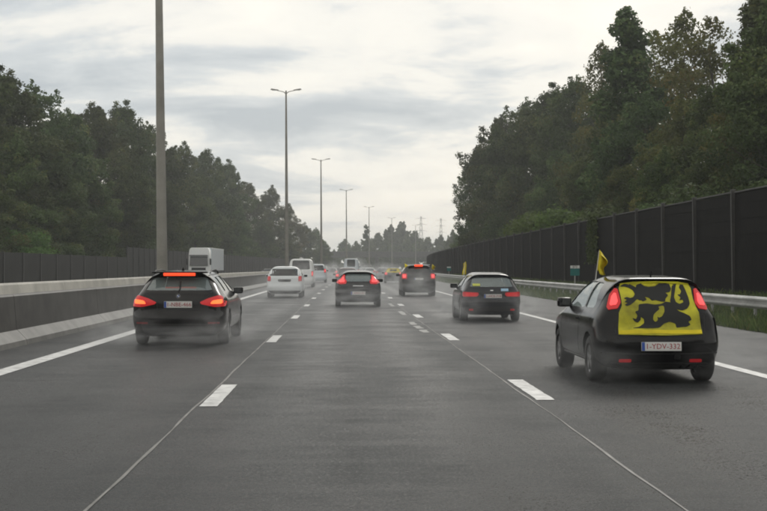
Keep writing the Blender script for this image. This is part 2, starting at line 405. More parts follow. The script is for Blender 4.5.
# small teal distance plates on posts behind the guard rail
def text_mesh(name, s, size, m, depth=.0015):
    cu = bpy.data.curves.new(name, 'FONT'); cu.body = s; cu.size = size; cu.align_x = 'CENTER'; cu.align_y = 'CENTER'; cu.extrude = depth; cu.resolution_u = 2
    o = bpy.data.objects.new(name, cu); COL.objects.link(o)
    dg = bpy.context.evaluated_depsgraph_get(); me = bpy.data.meshes.new_from_object(o.evaluated_get(dg))
    bpy.data.objects.remove(o); me.name = name
    me.transform(Matrix.Rotation(R(90), 4, 'X')); me.materials.clear(); me.materials.append(M[m]); return me
def km_sign(y, lab, txt):
    r = empty('distance_sign', RP(10.95, y, .1)); tag(r, lab, 'sign', 'small teal distance signs on the verge')
    MB().box((0, .02, .75), (.05, .04, 1.5), .004).obj('post', 'galvanised', r)
    MB().box((0, 0, 1.20), (.44, .02, .34), .008).obj('sign_plate', 'teal_sign', r)
    MB().box((0, 0, 1.445), (.44, .02, .13), .006).obj('number_strip', 'plate_white', r)
    if txt: mesh_obj('lettering', text_mesh('lettering', txt, .15, 'black_plastic'), r, (0, -.012, 1.445))
km_sign(63, 'small teal sign with white number strip, left of the yellow flag', '873')
km_sign(147, 'tiny distant teal sign behind the far guard rail', None)

# ------------------------------------------------------------------ overpass and pylon far ahead
ov = empty('overpass', (off(640), 640, 0)); tag(ov, 'grey concrete overpass crossing the motorway far ahead', 'bridge')
MB().box((0, 0, 7.2), (420, 11, 1.6), .05).obj('deck', 'grime_concrete', ov)
MB().box((0, -5.6, 8.55), (420, .25, 1.15), .03).obj('parapet', 'grime_concrete', ov)
MB().box((0, 5.6, 8.55), (420, .25, 1.15), .03).obj('parapet', 'grime_concrete', ov)
for x in (-27, -7.6, 12, 34, -50, 60):
    MB().box((x, 0, 3.2), (1.6, 7, 6.4), .1).obj('pier', 'grime_concrete', ov)
for sx in (-1, 1):
    MB().add([(sx * 66, -9, -.1), (sx * 66, 9, -.1), (sx * 74, -6, 6.35), (sx * 74, 6, 6.35), (sx * 220, -14, -.1), (sx * 220, 14, -.1), (sx * 220, -6, 6.35), (sx * 220, 6, 6.35)],
             [(0, 1, 3, 2), (2, 3, 7, 6), (0, 2, 6, 4), (1, 5, 7, 3), (4, 6, 7, 5), (0, 4, 5, 1)]).obj('approach_bank', 'verge_soil', ov)
def pylon(px, ytop, Y, lab):
    h = EYE + (267.5 - ytop) * Y / 1335; x = (px - 343.8) * Y / 1335
    r = empty('power_pylon', (x, Y, 0)); tag(r, lab, 'pylon')
    m = MB(); wd = lambda z: 2.6 * (1 - z / h) ** 1.3 + .35
    lv = [h * i / 9 for i in range(10)]
    for a, b in ((-1, -1), (-1, 1), (1, -1), (1, 1)): m.tube([(a * wd(z), b * wd(z), z) for z in lv], .075, 4)
    for z0, z1 in zip(lv, lv[1:]):
        for b in (-1, 1):
            m.tube([(-wd(z0), b * wd(z0), z0), (wd(z1), b * wd(z1), z1)], .04, 4); m.tube([(wd(z0), b * wd(z0), z0), (-wd(z1), b * wd(z1), z1)], .04, 4)
    m.obj('tower', 'post_steel', r)
    for f in (.72, .84, .95):
        MB().tube([(-4.2, 0, h * f), (0, 0, h * f + .5), (4.2, 0, h * f)], [.05, .12, .05], 4).obj('crossarm', 'post_steel', r)
pylon(421, 216, 900, 'lattice power pylon showing above the far trees')
pylon(441, 218, 1000, 'second, fainter power pylon nearer the right tree line')

# ------------------------------------------------------------------ trees
def leaf_cloud(n, centers, radii, size, upbias=.25, shell=.55, elong=1.5):
    k = rng.choice(len(centers), n, p=radii ** 2 / (radii ** 2).sum())
    d = rng.normal(size=(n, 3)); d /= np.linalg.norm(d, axis=1)[:, None]
    r = radii[k] * (shell + (1 - shell) * rng.random(n) ** .6) * rng.choice([1, 1, 1, 1.18], n)
    pos = centers[k] + d * r[:, None] * np.array([1, 1, .82])
    nr = d + rng.normal(size=(n, 3)) * .7 + np.array([0, 0, upbias]); nr /= np.linalg.norm(nr, axis=1)[:, None]
    t = np.cross(nr, rng.normal(size=(n, 3))); t /= np.linalg.norm(t, axis=1)[:, None]; b = np.cross(nr, t)
    s = size * (.55 + .9 * rng.random(n)); a = t * s[:, None] * elong * .5; c = b * s[:, None] * .5
    j = lambda: 1 + (rng.random(n)[:, None] - .5) * .6
    V = np.stack([pos - a * j(), pos + c * j() - nr * s[:, None] * .12, pos + a * j(), pos - c * j() - nr * s[:, None] * .12], 1).reshape(-1, 3)
    tint = np.clip(rng.random(len(centers))[k] * .6 + rng.random(n) * .4, 0, 1)
    return V, tint
def leaves_mesh(name, V, tint, m):
    n = len(tint); me = bpy.data.meshes.new(name); me.vertices.add(4 * n); me.vertices.foreach_set('co', V.astype(np.float32).ravel())
    me.loops.add(4 * n); me.loops.foreach_set('vertex_index', np.arange(4 * n, dtype=np.int32))
    me.polygons.add(n); me.polygons.foreach_set('loop_start', np.arange(0, 4 * n, 4, dtype=np.int32))
    me.update(calc_edges=True)
    a = me.attributes.new('tint', 'FLOAT', 'FACE'); a.data.foreach_set('value', tint.astype(np.float32))
    me.materials.append(M[m]); return me
def tree_proto(h, cw, base, shape, nl, leaf, m, nlobes, lobe):
    """unit-built tree of height h: returns (trunk mesh, crown mesh). shape(t) = radius share at crown share t"""
    C, Rr = [], []
    for i in range(nlobes):
        t = rng.random() ** .85; rr = cw * .5 * shape(t); a = rng.random() * 2 * pi; q = rng.random() ** .5
        lr = lobe * (.6 + .7 * rng.random()) * (.6 + .4 * shape(t))
        C.append((cos(a) * max(0, rr - lr * .6) * q, sin(a) * max(0, rr - lr * .6) * q, base + (h - base - lr * .7) * t)); Rr.append(lr)
    C = np.array(C); Rr = np.array(Rr)
    V, tint = leaf_cloud(nl, C, Rr, leaf)
    sp_ = rng.choice(len(C), 90)                      # loose sprays that break the outline
    o = C[sp_] - np.array([0, 0, (base + h) / 2]); o /= np.linalg.norm(o, axis=1)[:, None] + 1e-6
    V2, t2 = leaf_cloud(nl // 6, C[sp_] + o * Rr[sp_][:, None] * (.95 + .28 * rng.random(len(sp_)))[:, None], Rr[sp_] * .40, leaf * .9, shell=.1)
    crown = leaves_mesh('crown', np.vstack([V, V2]), np.concatenate([tint, t2]), m)
    mb = MB(); top = h * .93
    pts = [Vector((sin(i * 1.3) * .12 * i / 3, cos(i * 1.7) * .12 * i / 3, top * i / 8)) for i in range(9)]
    r0 = .011 * h + .06
    mb.tube(pts, [r0 * (1.25 if i == 0 else 1) * (1 - .9 * i / 8) for i in range(9)], 8)
    for i in np.argsort(-Rr)[:min(26, len(C))]:
        c = Vector(C[i]); z0 = max(base * .55, min(top * .9, c.z - .45 * Vector((c.x, c.y, 0)).length - .8)); f = z0 / top
        p0 = Vector((0, 0, z0)); mid = p0.lerp(c, .5) + Vector((0, 0, -.3)); rr = r0 * (1 - .85 * f) * .5
        mb.tube([p0, mid, c, c + (c - mid) * .35], [rr, rr * .6, rr * .3, .012], 5)
    return mb.mesh('trunk', 'bark', 60), crown
round_ = lambda t: max(.25, math.sqrt(max(0, 1 - (1.75 * t - .72) ** 2)))
spire_ = lambda t: max(.2, min(1., .6 + 1.1 * t) * (1.02 - t) ** .48 * 1.2)
tall_ = lambda t: max(.3, math.sqrt(max(0, 1 - (1.65 * t - .6) ** 2)))
poplar_ = lambda t: max(.18, math.sqrt(max(0, 1 - (1.9 * t - .85) ** 2)) * .95)
P = {}
H0 = 20.
for k in range(3): P['round%d' % k] = tree_proto(H0, 12.5, 2.0, round_, 37700, .18, 'leaf_dark', 95, 1.35)
for k in range(2): P['mid%d' % k] = tree_proto(H0, 11.5, 2.0, tall_, 31900, .18, 'leaf_mid', 90, 1.25)
for k in range(2): P['airy%d' % k] = tree_proto(H0, 9.5, 3.0, poplar_, 11000, .16, 'leaf_autumn', 100, .95)
for k in range(2): P['slim%d' % k] = tree_proto(H0, 6.6, 1.5, spire_, 24650, .18, 'leaf_dark', 85, 1.0)
P['autumn0'] = tree_proto(H0, 11.5, 2.0, round_, 30450, .18, 'leaf_autumn', 85, 1.3)
P['far0'] = tree_proto(H0, 13, 1.0, round_, 6000, .7, 'leaf_dark', 50, 2.0); P['far1'] = tree_proto(H0, 4.2, .5, poplar_, 3000, .5, 'leaf_dark', 30, 1.0)
def shrub_proto(h, wd, n, leaf, m):
    C = np.array([(np.clip(rng.normal(), -1.2, 1.2) * wd * .22, np.clip(rng.normal(), -1.2, 1.2) * wd * .22, h * (.2 + .62 * rng.random())) for _ in range(16)]); Rr = np.full(16, h * .24) * (.7 + .5 * rng.random(16))
    V, t = leaf_cloud(n, C, Rr, leaf, shell=.3); mb = MB()
    for c in C[:9]: mb.tube([(0, 0, 0), (c[0] * .5, c[1] * .5, c[2] * .5), tuple(c)], [.05, .03, .012], 5)
    return mb.mesh('stem', 'bark'), leaves_mesh('foliage', V, t, m)
P['shrub0'] = shrub_proto(4.5, 4.5, 11000, .13, 'leaf_fresh'); P['shrub1'] = shrub_proto(4.5, 4.5, 13000, .11, 'leaf_dark')
KIND = {'round': 'dense dark round-crowned tree', 'mid': 'mid green tree with a tapering crown', 'airy': 'thin airy tree with sparse yellowing leaves',
        'slim': 'tall slim dark tree', 'autumn': 'browning tree', 'far': 'hazy distant tree', 'shrub': 'leafy shrub'}
def back_to(px, lat):
    """distance at which the line of sight through px reaches the lateral offset lat"""
    Y = 40.
    for _ in range(200):
        if abs((px - 343.8) * Y / 1335) >= abs(lat + off(Y)) or Y > 520: break
        Y *= 1.015
    return Y
def tree(px, ytop, Y, kind, label, sx=1., group=None, h=None, base=0.):
    x = (px - 343.8) * Y / 1335; h = h or (EYE + (267.5 - ytop) * Y / 1335 - base)
    shr = kind.startswith('shrub'); h0 = 4.5 if shr else H0
    r = empty('shrub' if shr else 'tree', (x, Y, base), random.uniform(0, 6.28)); s = h / h0
    r.scale = (s * sx, s * sx, s); tag(r, label, 'shrub' if shr else 'tree', group)
    tm, cm = P[kind]
    mesh_obj('stem' if shr else 'trunk', tm, r); mesh_obj('foliage' if shr else 'crown', cm, r); return r
GR, GL, GF = 'trees behind the right noise barrier', 'trees beyond the opposite carriageway', 'far trees round the overpass'
right = [  # px, top, Y, kind, width, what tells it apart
    (478, 158, 232, 'round0', .85, 'at the left end of the right tree line, against the sky'),
    (503, 118, 214, 'round1', 1.0, 'second from the far end of the right tree line'),
    (527, 98, 198, 'round2', 1.0, 'in the middle of the dark mass behind the noise barrier'),
    (553, 90, 186, 'round0', 1.0, 'forming the dark crest above the flagged small car'),
    (580, 80, 172, 'round1', .95, 'just left of the tall slim tree'),
    (603, 44, 150, 'airy0', .9, 'touching the left side of the slim pointed tree'),
    (630, 6, 112, 'slim0', 1.15, 'pointed, rising highest above the lion car'),
    (657, 28, 124, 'airy1', .95, 'between the slim pointed tree and the right corner'),
    (688, 12, 112, 'airy0', 1.05, 'pale against the sky near the upper right corner'),
    (716, 14, 100, 'airy1', 1.0, 'beside the dark corner tree, sky behind its leaves'),
    (766, -14, 82, 'slim1', 1.0, 'cut by the upper right corner of the picture'),
    (800, -20, 72, 'mid0', 1.0, 'at the extreme right, mostly outside the picture'),
    (515, 168, 190, 'mid1', 1.0, 'lower down in the far dark mass'),
    (560, 150, 160, 'mid0', 1.0, 'filling the middle of the dark mass'),
    (610, 112, 128, 'mid1', 1.05, 'below the slim pointed tree'),
    (645, 92, 108, 'round2', 1.0, 'dark, right under the slim pointed tree'),
    (685, 96, 92, 'autumn0', 1.0, 'brownish, in the middle of the right group'),
    (718, 84, 86, 'mid0', 1.0, 'green, before the sparse yellowing trees'),
    (745, 92, 72, 'autumn0', 1.0, 'brownish, nearest the right picture edge'),
    (775, 60, 66, 'round1', 1.0, 'dark, behind the last wall panels on the right'),
    (590, 165, 125, 'round0', .9, 'short, just over the wall by the light green shrubs'),
    (663, 150, 82, 'mid1', .9, 'short, low above the wall top'),
    (700, 160, 70, 'round2', .9, 'short and dark, low above the nearer wall'),
    (622, 165, 100, 'mid0', .9, 'short, low by the wall behind the lion car'),
    (540, 178, 172, 'round2', .8, 'short and dark, low behind the far wall'),
    (487, 205, 225, 'round1', .7, 'small, lowest at the far end of the right line'),
    (462, 226, 330, 'round2', .9, 'small and hazy where the wall meets the horizon'),
    (472, 214, 290, 'mid1', .9, 'small, filling the far end behind the wall')]
for px, yt, Y, k, sx, lb in right: tree(px, yt, Y, k, KIND[k[:-1]] + ' ' + lb, sx, GR, base=.2)
left = [
    (-32, 66, 120, 'round1', 1.0, 'outside the left edge, only its side in view'),
    (4, 76, 130, 'round0', 1.0, 'in the upper left corner of the tree line'),
    (38, 84, 142, 'round2', .95, 'second from the left edge, with a rounded top'),
    (66, 110, 152, 'mid0', .9, 'in the dip left of the nearest lamp pole'),
    (97, 107, 166, 'round1', .85, 'third crest from the left edge'),
    (124, 107, 186, 'round0', .8, 'crest just left of the nearest lamp pole'),
    (152, 124, 200, 'round2', .8, 'directly behind the nearest lamp pole'),
    (182, 146, 226, 'mid1', .9, 'just right of the nearest lamp pole'),
    (205, 152, 250, 'round1', .8, 'above the white lorry'),
    (228, 164, 275, 'round0', .8, 'right of the lorry where the crest drops'),
    (248, 182, 300, 'mid0', .9, 'between the lorry and the second lamp'),
    (270, 188, 330, 'mid1', .9, 'with open twigs, left of the second lamp'),
    (290, 207, 370, 'autumn0', .9, 'straggly, right of the second lamp'),
    (305, 226, 430, 'round1', .9, 'small, left of the third lamp'),
    (316, 229, 455, 'mid1', 1.0, 'small, at the third lamp pole'),
    (325, 243, 500, 'round2', .9, 'last and smallest of the left line'),
    (15, 140, 118, 'mid1', 1.0, 'lower, before the corner crest'),
    (50, 150, 126, 'round1', .95, 'lower, with its crown near the low wall'),
    (88, 158, 142, 'mid0', 1.0, 'lower, before the third crest'),
    (122, 160, 160, 'round2', .9, 'lower, left of the nearest lamp pole'),
    (160, 175, 182, 'round0', .9, 'lower, behind the foot of the nearest lamp pole'),
    (196, 192, 212, 'mid1', 1.0, 'lower, right behind the white lorry'),
    (232, 205, 250, 'round1', .9, 'lower, right of the white lorry'),
    (262, 222, 300, 'round0', 1.0, 'lower, above the silver hatchback'),
    (290, 236, 350, 'mid0', 1.1, 'lower, above the white vans')]
for i in range(13):
    px = -10 + i * 25 + (i % 3) * 4; yt = 168 + max(0, px) * .27
    left.append((px, yt, 120, ('mid0', 'round2', 'mid1', 'round0')[i % 4], 1.25, 'lower, %s of the bushy row behind the left walls' % ('first second third fourth fifth sixth seventh eighth ninth tenth eleventh twelfth thirteenth'.split()[i])))
for px, yt, Y, k, sx, lb in left: tree(px, yt, max(Y, back_to(px, -32 if 'lower' in lb else -37)), k, KIND[k[:-1]].replace(' tree with a tapering crown', ' tree') + ' ' + lb, sx * 1.12, GL, base=.4)
far = [(366, 223, 660, 'far1', 1.1, 'slim like a column, darkest on the skyline'), (345, 240, 760, 'far0', 1., 'left of the slim column tree'), (356, 242, 720, 'far0', .9, 'at the foot of the slim column tree'),
       (378, 234, 740, 'far0', 1., 'right of the slim column tree'), (391, 226, 760, 'far0', .9, 'behind the sixth lamp'), (402, 223, 760, 'far0', .9, 'topmost of the hazy middle group'),
       (415, 232, 740, 'far0', 1., 'left under the first pylon'), (428, 238, 720, 'far0', 1., 'right under the first pylon'), (441, 236, 690, 'far0', 1., 'under the fainter pylon'),
       (453, 231, 560, 'far0', .7, 'near the far end of the wall'), (334, 250, 700, 'far0', .9, 'low above the overpass, farthest left'), (450, 240, 640, 'far0', .9, 'low beside the far wall end'),
       (368, 243, 700, 'far0', .9, 'low under the fifth lamp'), (385, 240, 700, 'far0', 1., 'low under the sixth lamp'), (408, 241, 700, 'far0', 1., 'low in the middle group'),
       (335, 255, 850, 'far0', 1.3, 'seen under the overpass, far left'), (350, 254, 860, 'far0', 1.4, 'seen under the overpass beside the box van'), (372, 253, 850, 'far0', 1.4, 'seen under the overpass, in the middle'), (392, 253, 870, 'far0', 1.4, 'seen under the overpass, right of the middle'), (412, 253, 850, 'far0', 1.4, 'seen under the overpass by the dark off-road car'), (432, 252, 860, 'far0', 1.4, 'seen under the overpass, far right'), (452, 251, 850, 'far0', 1.4, 'seen under the overpass at the wall end'),
       (322, 252, 640, 'far0', .9, 'peeping past the third lamp')]
for px, yt, Y, k, sx, lb in far: tree(px, yt, Y, k, 'hazy tree ' + lb, sx, GF)
sh = [(560, 211, 98, 'shrub0', 1.3, 'bright green, showing over the wall left of the ivy'), (580, 204, 93, 'shrub0', 1.2, 'bright green, tallest of those over the wall'), (597, 208, 88, 'shrub0', 1., 'bright green, right over the ivy patch'),
      (541, 215, 110, 'shrub0', 1.2, 'green, farthest along the wall top'), (632, 200, 82, 'shrub1', 1.3, 'dull green, right of the bright ones on the wall'), (690, 188, 66, 'shrub1', 1.3, 'dull green above the nearer wall panels'), (745, 172, 58, 'shrub1', 1.3, 'dull green above the last wall panels')]
for px, yt, Y, k, sx, lb in sh: tree(px, yt, back_to(px, 18.6), k, KIND['shrub'] + ' ' + lb, sx, 'shrubs behind the right wall', base=.4)
for px, yt, Y, sx, k, lb in ((28, 229, 116, 1.2, 'shrub0', 'pale green, behind the low wall at far left'), (62, 240, 122, 1.4, 'shrub1', 'dull green, behind the low wall left of the lamp'), (145, 236, 165, 1., 'shrub1', 'greyish green beside the nearest lamp pole'), (248, 246, 240, 1.2, 'shrub1', 'dull green behind the fence right of the lorry')):
    tree(px, yt, back_to(px, -29.5), k, KIND['shrub'] + ' ' + lb, sx, 'shrubs behind the left wall', base=.4)
# the same woods go on behind the viewer and show in paint and glass
for i in range(8):
    for s_ in (-1, 1):
        y_ = -18 - 24 * i; tm, cm = P['round%d' % (i % 3)]
        q_ = empty('tree', ((-36 if s_ < 0 else 21) + random.uniform(-2, 2), y_, .2), i * 1.1); tag(q_, 'dark tree behind the viewer, %s in the row on the %s side' % (('nearest', 'second', 'third', 'fourth', 'fifth', 'sixth', 'seventh', 'last')[i], 'left' if s_ < 0 else 'right'), 'tree', 'trees behind the viewer')
        mesh_obj('trunk', tm, q_); mesh_obj('crown', cm, q_)
# ivy spilling over the wall
n = 2600; yy = 70.5 + rng.normal(size=n) * .5; zc = 4.35 - rng.random(n) ** .8 * 2.6
iv = np.stack([13.25 - rng.random(n) * .18 + .75e-4 * (yy - 60) ** 2, yy, zc], 1)
V, t = leaf_cloud(n, iv, np.full(n, .06), .11); tag(mesh_obj('ivy', leaves_mesh('ivy', V, t, 'leaf_dark')), 'dark ivy hanging over the noise barrier behind the yellow flag', 'ivy')

# grass on the verge
def grass(n, l0, l1, y0, y1, zf, seed):
    y = y0 + (y1 - y0) * rng.random(n) ** 1.5; la = l0 + (l1 - l0) * rng.random(n)
    o = np.array([off(a) for a in y]); h = .10 + .22 * rng.random(n) ** 2; wd = .012 + y * .00022
    a = rng.random(n) * 2 * pi; dx, dy = np.cos(a), np.sin(a); ln = rng.normal(size=(n, 2)) * .35 * h[:, None]
    z = zf(la); b = np.stack([la + o, y, z], 1)
    V = np.stack([b - np.stack([dx, dy, 0 * dx], 1) * wd[:, None], b + np.stack([dx, dy, 0 * dx], 1) * wd[:, None],
                  b + np.stack([ln[:, 0] + dx * .006, ln[:, 1], h], 1), b + np.stack([ln[:, 0] * .9 - dx * .006, ln[:, 1] * .9, h], 1)], 1).reshape(-1, 3)
    return V, rng.random(n)
V, t = grass(90000, 9.72, 13.3, 26, 170, lambda l: np.interp(l, [9.77, 10.2, 11.2, 12.6, 13.2], [.0, .07, .14, .40, .5]), 1)
go = mesh_obj('grass', leaves_mesh('grass', V, t, 'grass_blade')); tag(go, 'unkempt green grass under the guard rail on the right verge', 'grass', kind='stuff')

# ------------------------------------------------------------------ cars
def spline(pts, per=5):
    """closed Catmull-Rom through pts"""
    n = len(pts); out = []
    for i in range(n):
        p0, p1, p2, p3 = (Vector((*pts[(i + k - 1) % n], 0)) for k in range(4))
        d = max(1e-4, (p2 - p1).length); m1 = (p2 - p0) / max(1e-4, (p1 - p0).length + d) * d; m2 = (p3 - p1) / max(1e-4, (p3 - p2).length + d) * d
        k = per if d > .12 else 3
        for j in range(k):
            s = j / k; h = (2 * s ** 3 - 3 * s * s + 1, s ** 3 - 2 * s * s + s, -2 * s ** 3 + 3 * s * s, s ** 3 - s * s)
            q = p1 * h[0] + m1 * h[1] * .85 + p2 * h[2] + m2 * h[3] * .85; out.append((q.x, q.y))
    return out
XR = [.22, .42, .6, .74, .84, .91, .955]
def inflate(name, outline, hw, L, zs, n=7., ya=.75, yb=1.25, ra=.05, rb=.10, detail=5):
    """body solid: a side outline (y, z) swelled sideways to the half width hw(z), corners rounded"""
    ol = spline(outline, detail); m = len(ol)
    rows = [(x, 1 - (1 - x ** n) ** (1 / n)) for x in XR]; k0 = rows[-1][1]
    rows += [((1 - (1 - k) ** n) ** (1 / n), k) for k in (k0 + (1 - k0) * i / 11 for i in range(1, 12))]
    def pt(p, x, k, s):
        y, z = p; q = (min(max(y, ya), L - yb), zs)
        yy = y + (q[0] - y) * k; z2 = z + (q[1] - z) * k
        w = hw(z2)
        if yy < .9: w *= 1 - ra * ((.9 - yy) / .9) ** 2
        if yy > L - 1.1: w *= 1 - rb * ((yy - L + 1.1) / 1.1) ** 2
        return (s * x * w, yy, z2)
    vs = [(0, p[0], p[1]) for p in ol]; fs = []
    for s in (-1, 1):
        prev = list(range(m))
        for ri, (x, k) in enumerate(rows):
            cur = list(range(len(vs), len(vs) + m)); vs += [pt(p, x, min(k, .9999), s) for p in ol]
            for i in range(m):
                j = (i + 1) % m; fs.append((prev[i], prev[j], cur[j], cur[i]) if s > 0 else (prev[j], prev[i], cur[i], cur[j]))
            prev = cur
    me = bpy.data.meshes.new(name); me.from_pydata(vs, [], fs)
    bm = bmesh.new(); bm.from_mesh(me)
    bmesh.ops.remove_doubles(bm, verts=bm.verts, dist=.0008)
    bmesh.ops.dissolve_degenerate(bm, edges=bm.edges, dist=.0005)
    bmesh.ops.holes_fill(bm, edges=[e for e in bm.edges if len(e.link_faces) == 1], sides=0)
    bmesh.ops.recalc_face_normals(bm, faces=bm.faces)
    bm.to_mesh(me); bm.free(); return me
def inside(p, poly):
    x, y = p; c = False; j = len(poly) - 1
    for i in range(len(poly)):
        a, b = poly[i], poly[j]
        if (a[1] > y) != (b[1] > y) and x < (b[0] - a[0]) * (y - a[1]) / (b[1] - a[1]) + a[0]: c = not c
        j = i
    return c
AX = {'rear': (lambda a, b: (Vector((a, -6, b)), Vector((0, 1, 0)))), 'front': (lambda a, b: (Vector((a, 12, b)), Vector((0, -1, 0)))),
      'left': (lambda a, b: (Vector((-4, a, b)), Vector((1, 0, 0)))), 'right': (lambda a, b: (Vector((4, a, b)), Vector((-1, 0, 0))))}
def dense(poly, d):
    out = []
    for i in range(len(poly)):
        a = Vector(poly[i]); b = Vector(poly[(i + 1) % len(poly)]); k = max(1, int((b - a).length / d))
        out += [a.lerp(b, j / k) for j in range(k)]
    return out
def rnd(poly, r=.25, n=3):
    """round the corners of a polygon"""
    out = []; m = len(poly)
    for i in range(m):
        a, p, b = Vector(poly[i - 1]), Vector(poly[i]), Vector(poly[(i + 1) % m]); s, e = p.lerp(a, r), p.lerp(b, r)
        for k in range(n + 1):
            t_ = k / n; out.append(tuple(s * (1 - t_) ** 2 + p * 2 * t_ * (1 - t_) + e * t_ * t_))
    return out
def cloth_wave(a, b): return .011 + .006 * (sin(8 * a + 5 * b) + .7 * sin(11 * b - 6 * a + 1) + .6 * sin(21 * a + 3 * b))
def project(name, bvh, poly, side, m, parent, offs=.004, thick=.03, d=.09, wave=None):
    """a skin panel: a 2-D outline laid on the body from one side, with an edge going back into the body"""
    bd = dense(poly, d); n = len(bd); xs = [p[0] for p in bd]; zs = [p[1] for p in bd]; pts = list(bd)
    for i in range(int((max(xs) - min(xs)) / d) + 1):
        for j in range(int((max(zs) - min(zs)) / d) + 1):
            q = (min(xs) + (i + .5) * d, min(zs) + (j + .5) * d)
            if inside(q, poly) and min((Vector(q) - b).length for b in bd) > d * .35: pts.append(Vector(q))
    vs, es, fs, _, _, _ = geometry.delaunay_2d_cdt(pts, [(i, (i + 1) % n) for i in range(n)], [], 1, 1e-5)
    out, back = [], []
    for p in vs:
        o, dr = AX[side](p[0], p[1]); hit, nr, _, _ = bvh.ray_cast(o, dr)
        if hit is None:
            hit, nr, _, _ = bvh.find_nearest(o + dr * (6 if side == 'rear' else 4))
        if nr.dot(dr) > 0: nr = -nr
        oo = offs + (wave(p[0], p[1]) if wave else 0)
        out.append(hit + nr * oo); back.append(hit + nr * (oo - thick))
    mb = MB(); mb.v = [tuple(v) for v in out]; mb.f = [tuple(f) for f in fs]
    if thick:
        cnt = {}
        for f in fs:
            for a, b in zip(f, f[1:] + f[:1]): cnt[tuple(sorted((a, b)))] = cnt.get(tuple(sorted((a, b))), 0) + 1
        k = len(mb.v); mb.v += [tuple(v) for v in back]; mb.f += [(a, b, k + b, k + a) for (a, b), c in cnt.items() if c == 1]
    return mb.obj(name, m, parent, 40)
def bar(poly_line, w):
    """outline of a thin strip along a polyline"""
    P_ = [Vector(p) for p in poly_line]; L_, R_ = [], []
    for i, p in enumerate(P_):
        d = (P_[min(i + 1, len(P_) - 1)] - P_[max(i - 1, 0)]).normalized(); nn = Vector((-d.y, d.x)) * w * .5
        L_.append(p + nn); R_.append(p - nn)
    return [tuple(p) for p in L_ + R_[::-1]]
def mirror(poly): return [(-a, b) for a, b in poly][::-1]

WH = {}
def wheel_meshes(r, wd):
    if (r, wd) in WH: return WH[(r, wd)]
    prof = [(.62, -.42), (.66, -.5), (.9, -.5), (.97, -.42), (1, -.3), (1, .3), (.97, .42), (.9, .5), (.66, .5), (.62, .42)]
    n = 32; vs, fs = [], []
    for k in range(n):
        a = 2 * pi * k / n
        for q, x in prof: vs.append((x * wd, cos(a) * q * r, sin(a) * q * r))
    m = len(prof)
    for k in range(n):
        for i in range(m - 1): fs.append((k * m + i, k * m + i + 1, ((k + 1) % n) * m + i + 1, ((k + 1) % n) * m + i))
    ty = MB().add(vs, fs).mesh('tyre', 'rubber', 40)
    rm = MB()
    for x0, x1, q0, q1 in ((-.42, .42, .63, .60), (.42, .36, .63, .55)):
        vs, fs = [], []
        for k in range(n):
            a = 2 * pi * k / n; vs += [(x0 * wd, cos(a) * q0 * r, sin(a) * q0 * r), (x1 * wd, cos(a) * q1 * r, sin(a) * q1 * r)]
        for k in range(n): j = (k + 1) % n; fs.append((2 * k, 2 * k + 1, 2 * j + 1, 2 * j))
        rm.add(vs, fs)
    for k in range(5):
        a = 2 * pi * k / 5; mt = Matrix.Rotation(a, 4, 'X')
        rm.box((0, 0, 0), (wd * .12, r * .16, r * .56), .004, mt @ Matrix.Translation((.36 * wd, 0, r * .32)))
    rm.tube([(.22 * wd, 0, 0), (.42 * wd, 0, 0)], r * .14, 14)
    dk = MB().tube([(-.1 * wd, 0, 0), (.1 * wd, 0, 0)], r * .6, 20).mesh('brake_disc', 'black_plastic')
    WH[(r, wd)] = (ty, rm.mesh('rim', 'alloy', 40), dk); return WH[(r, wd)]

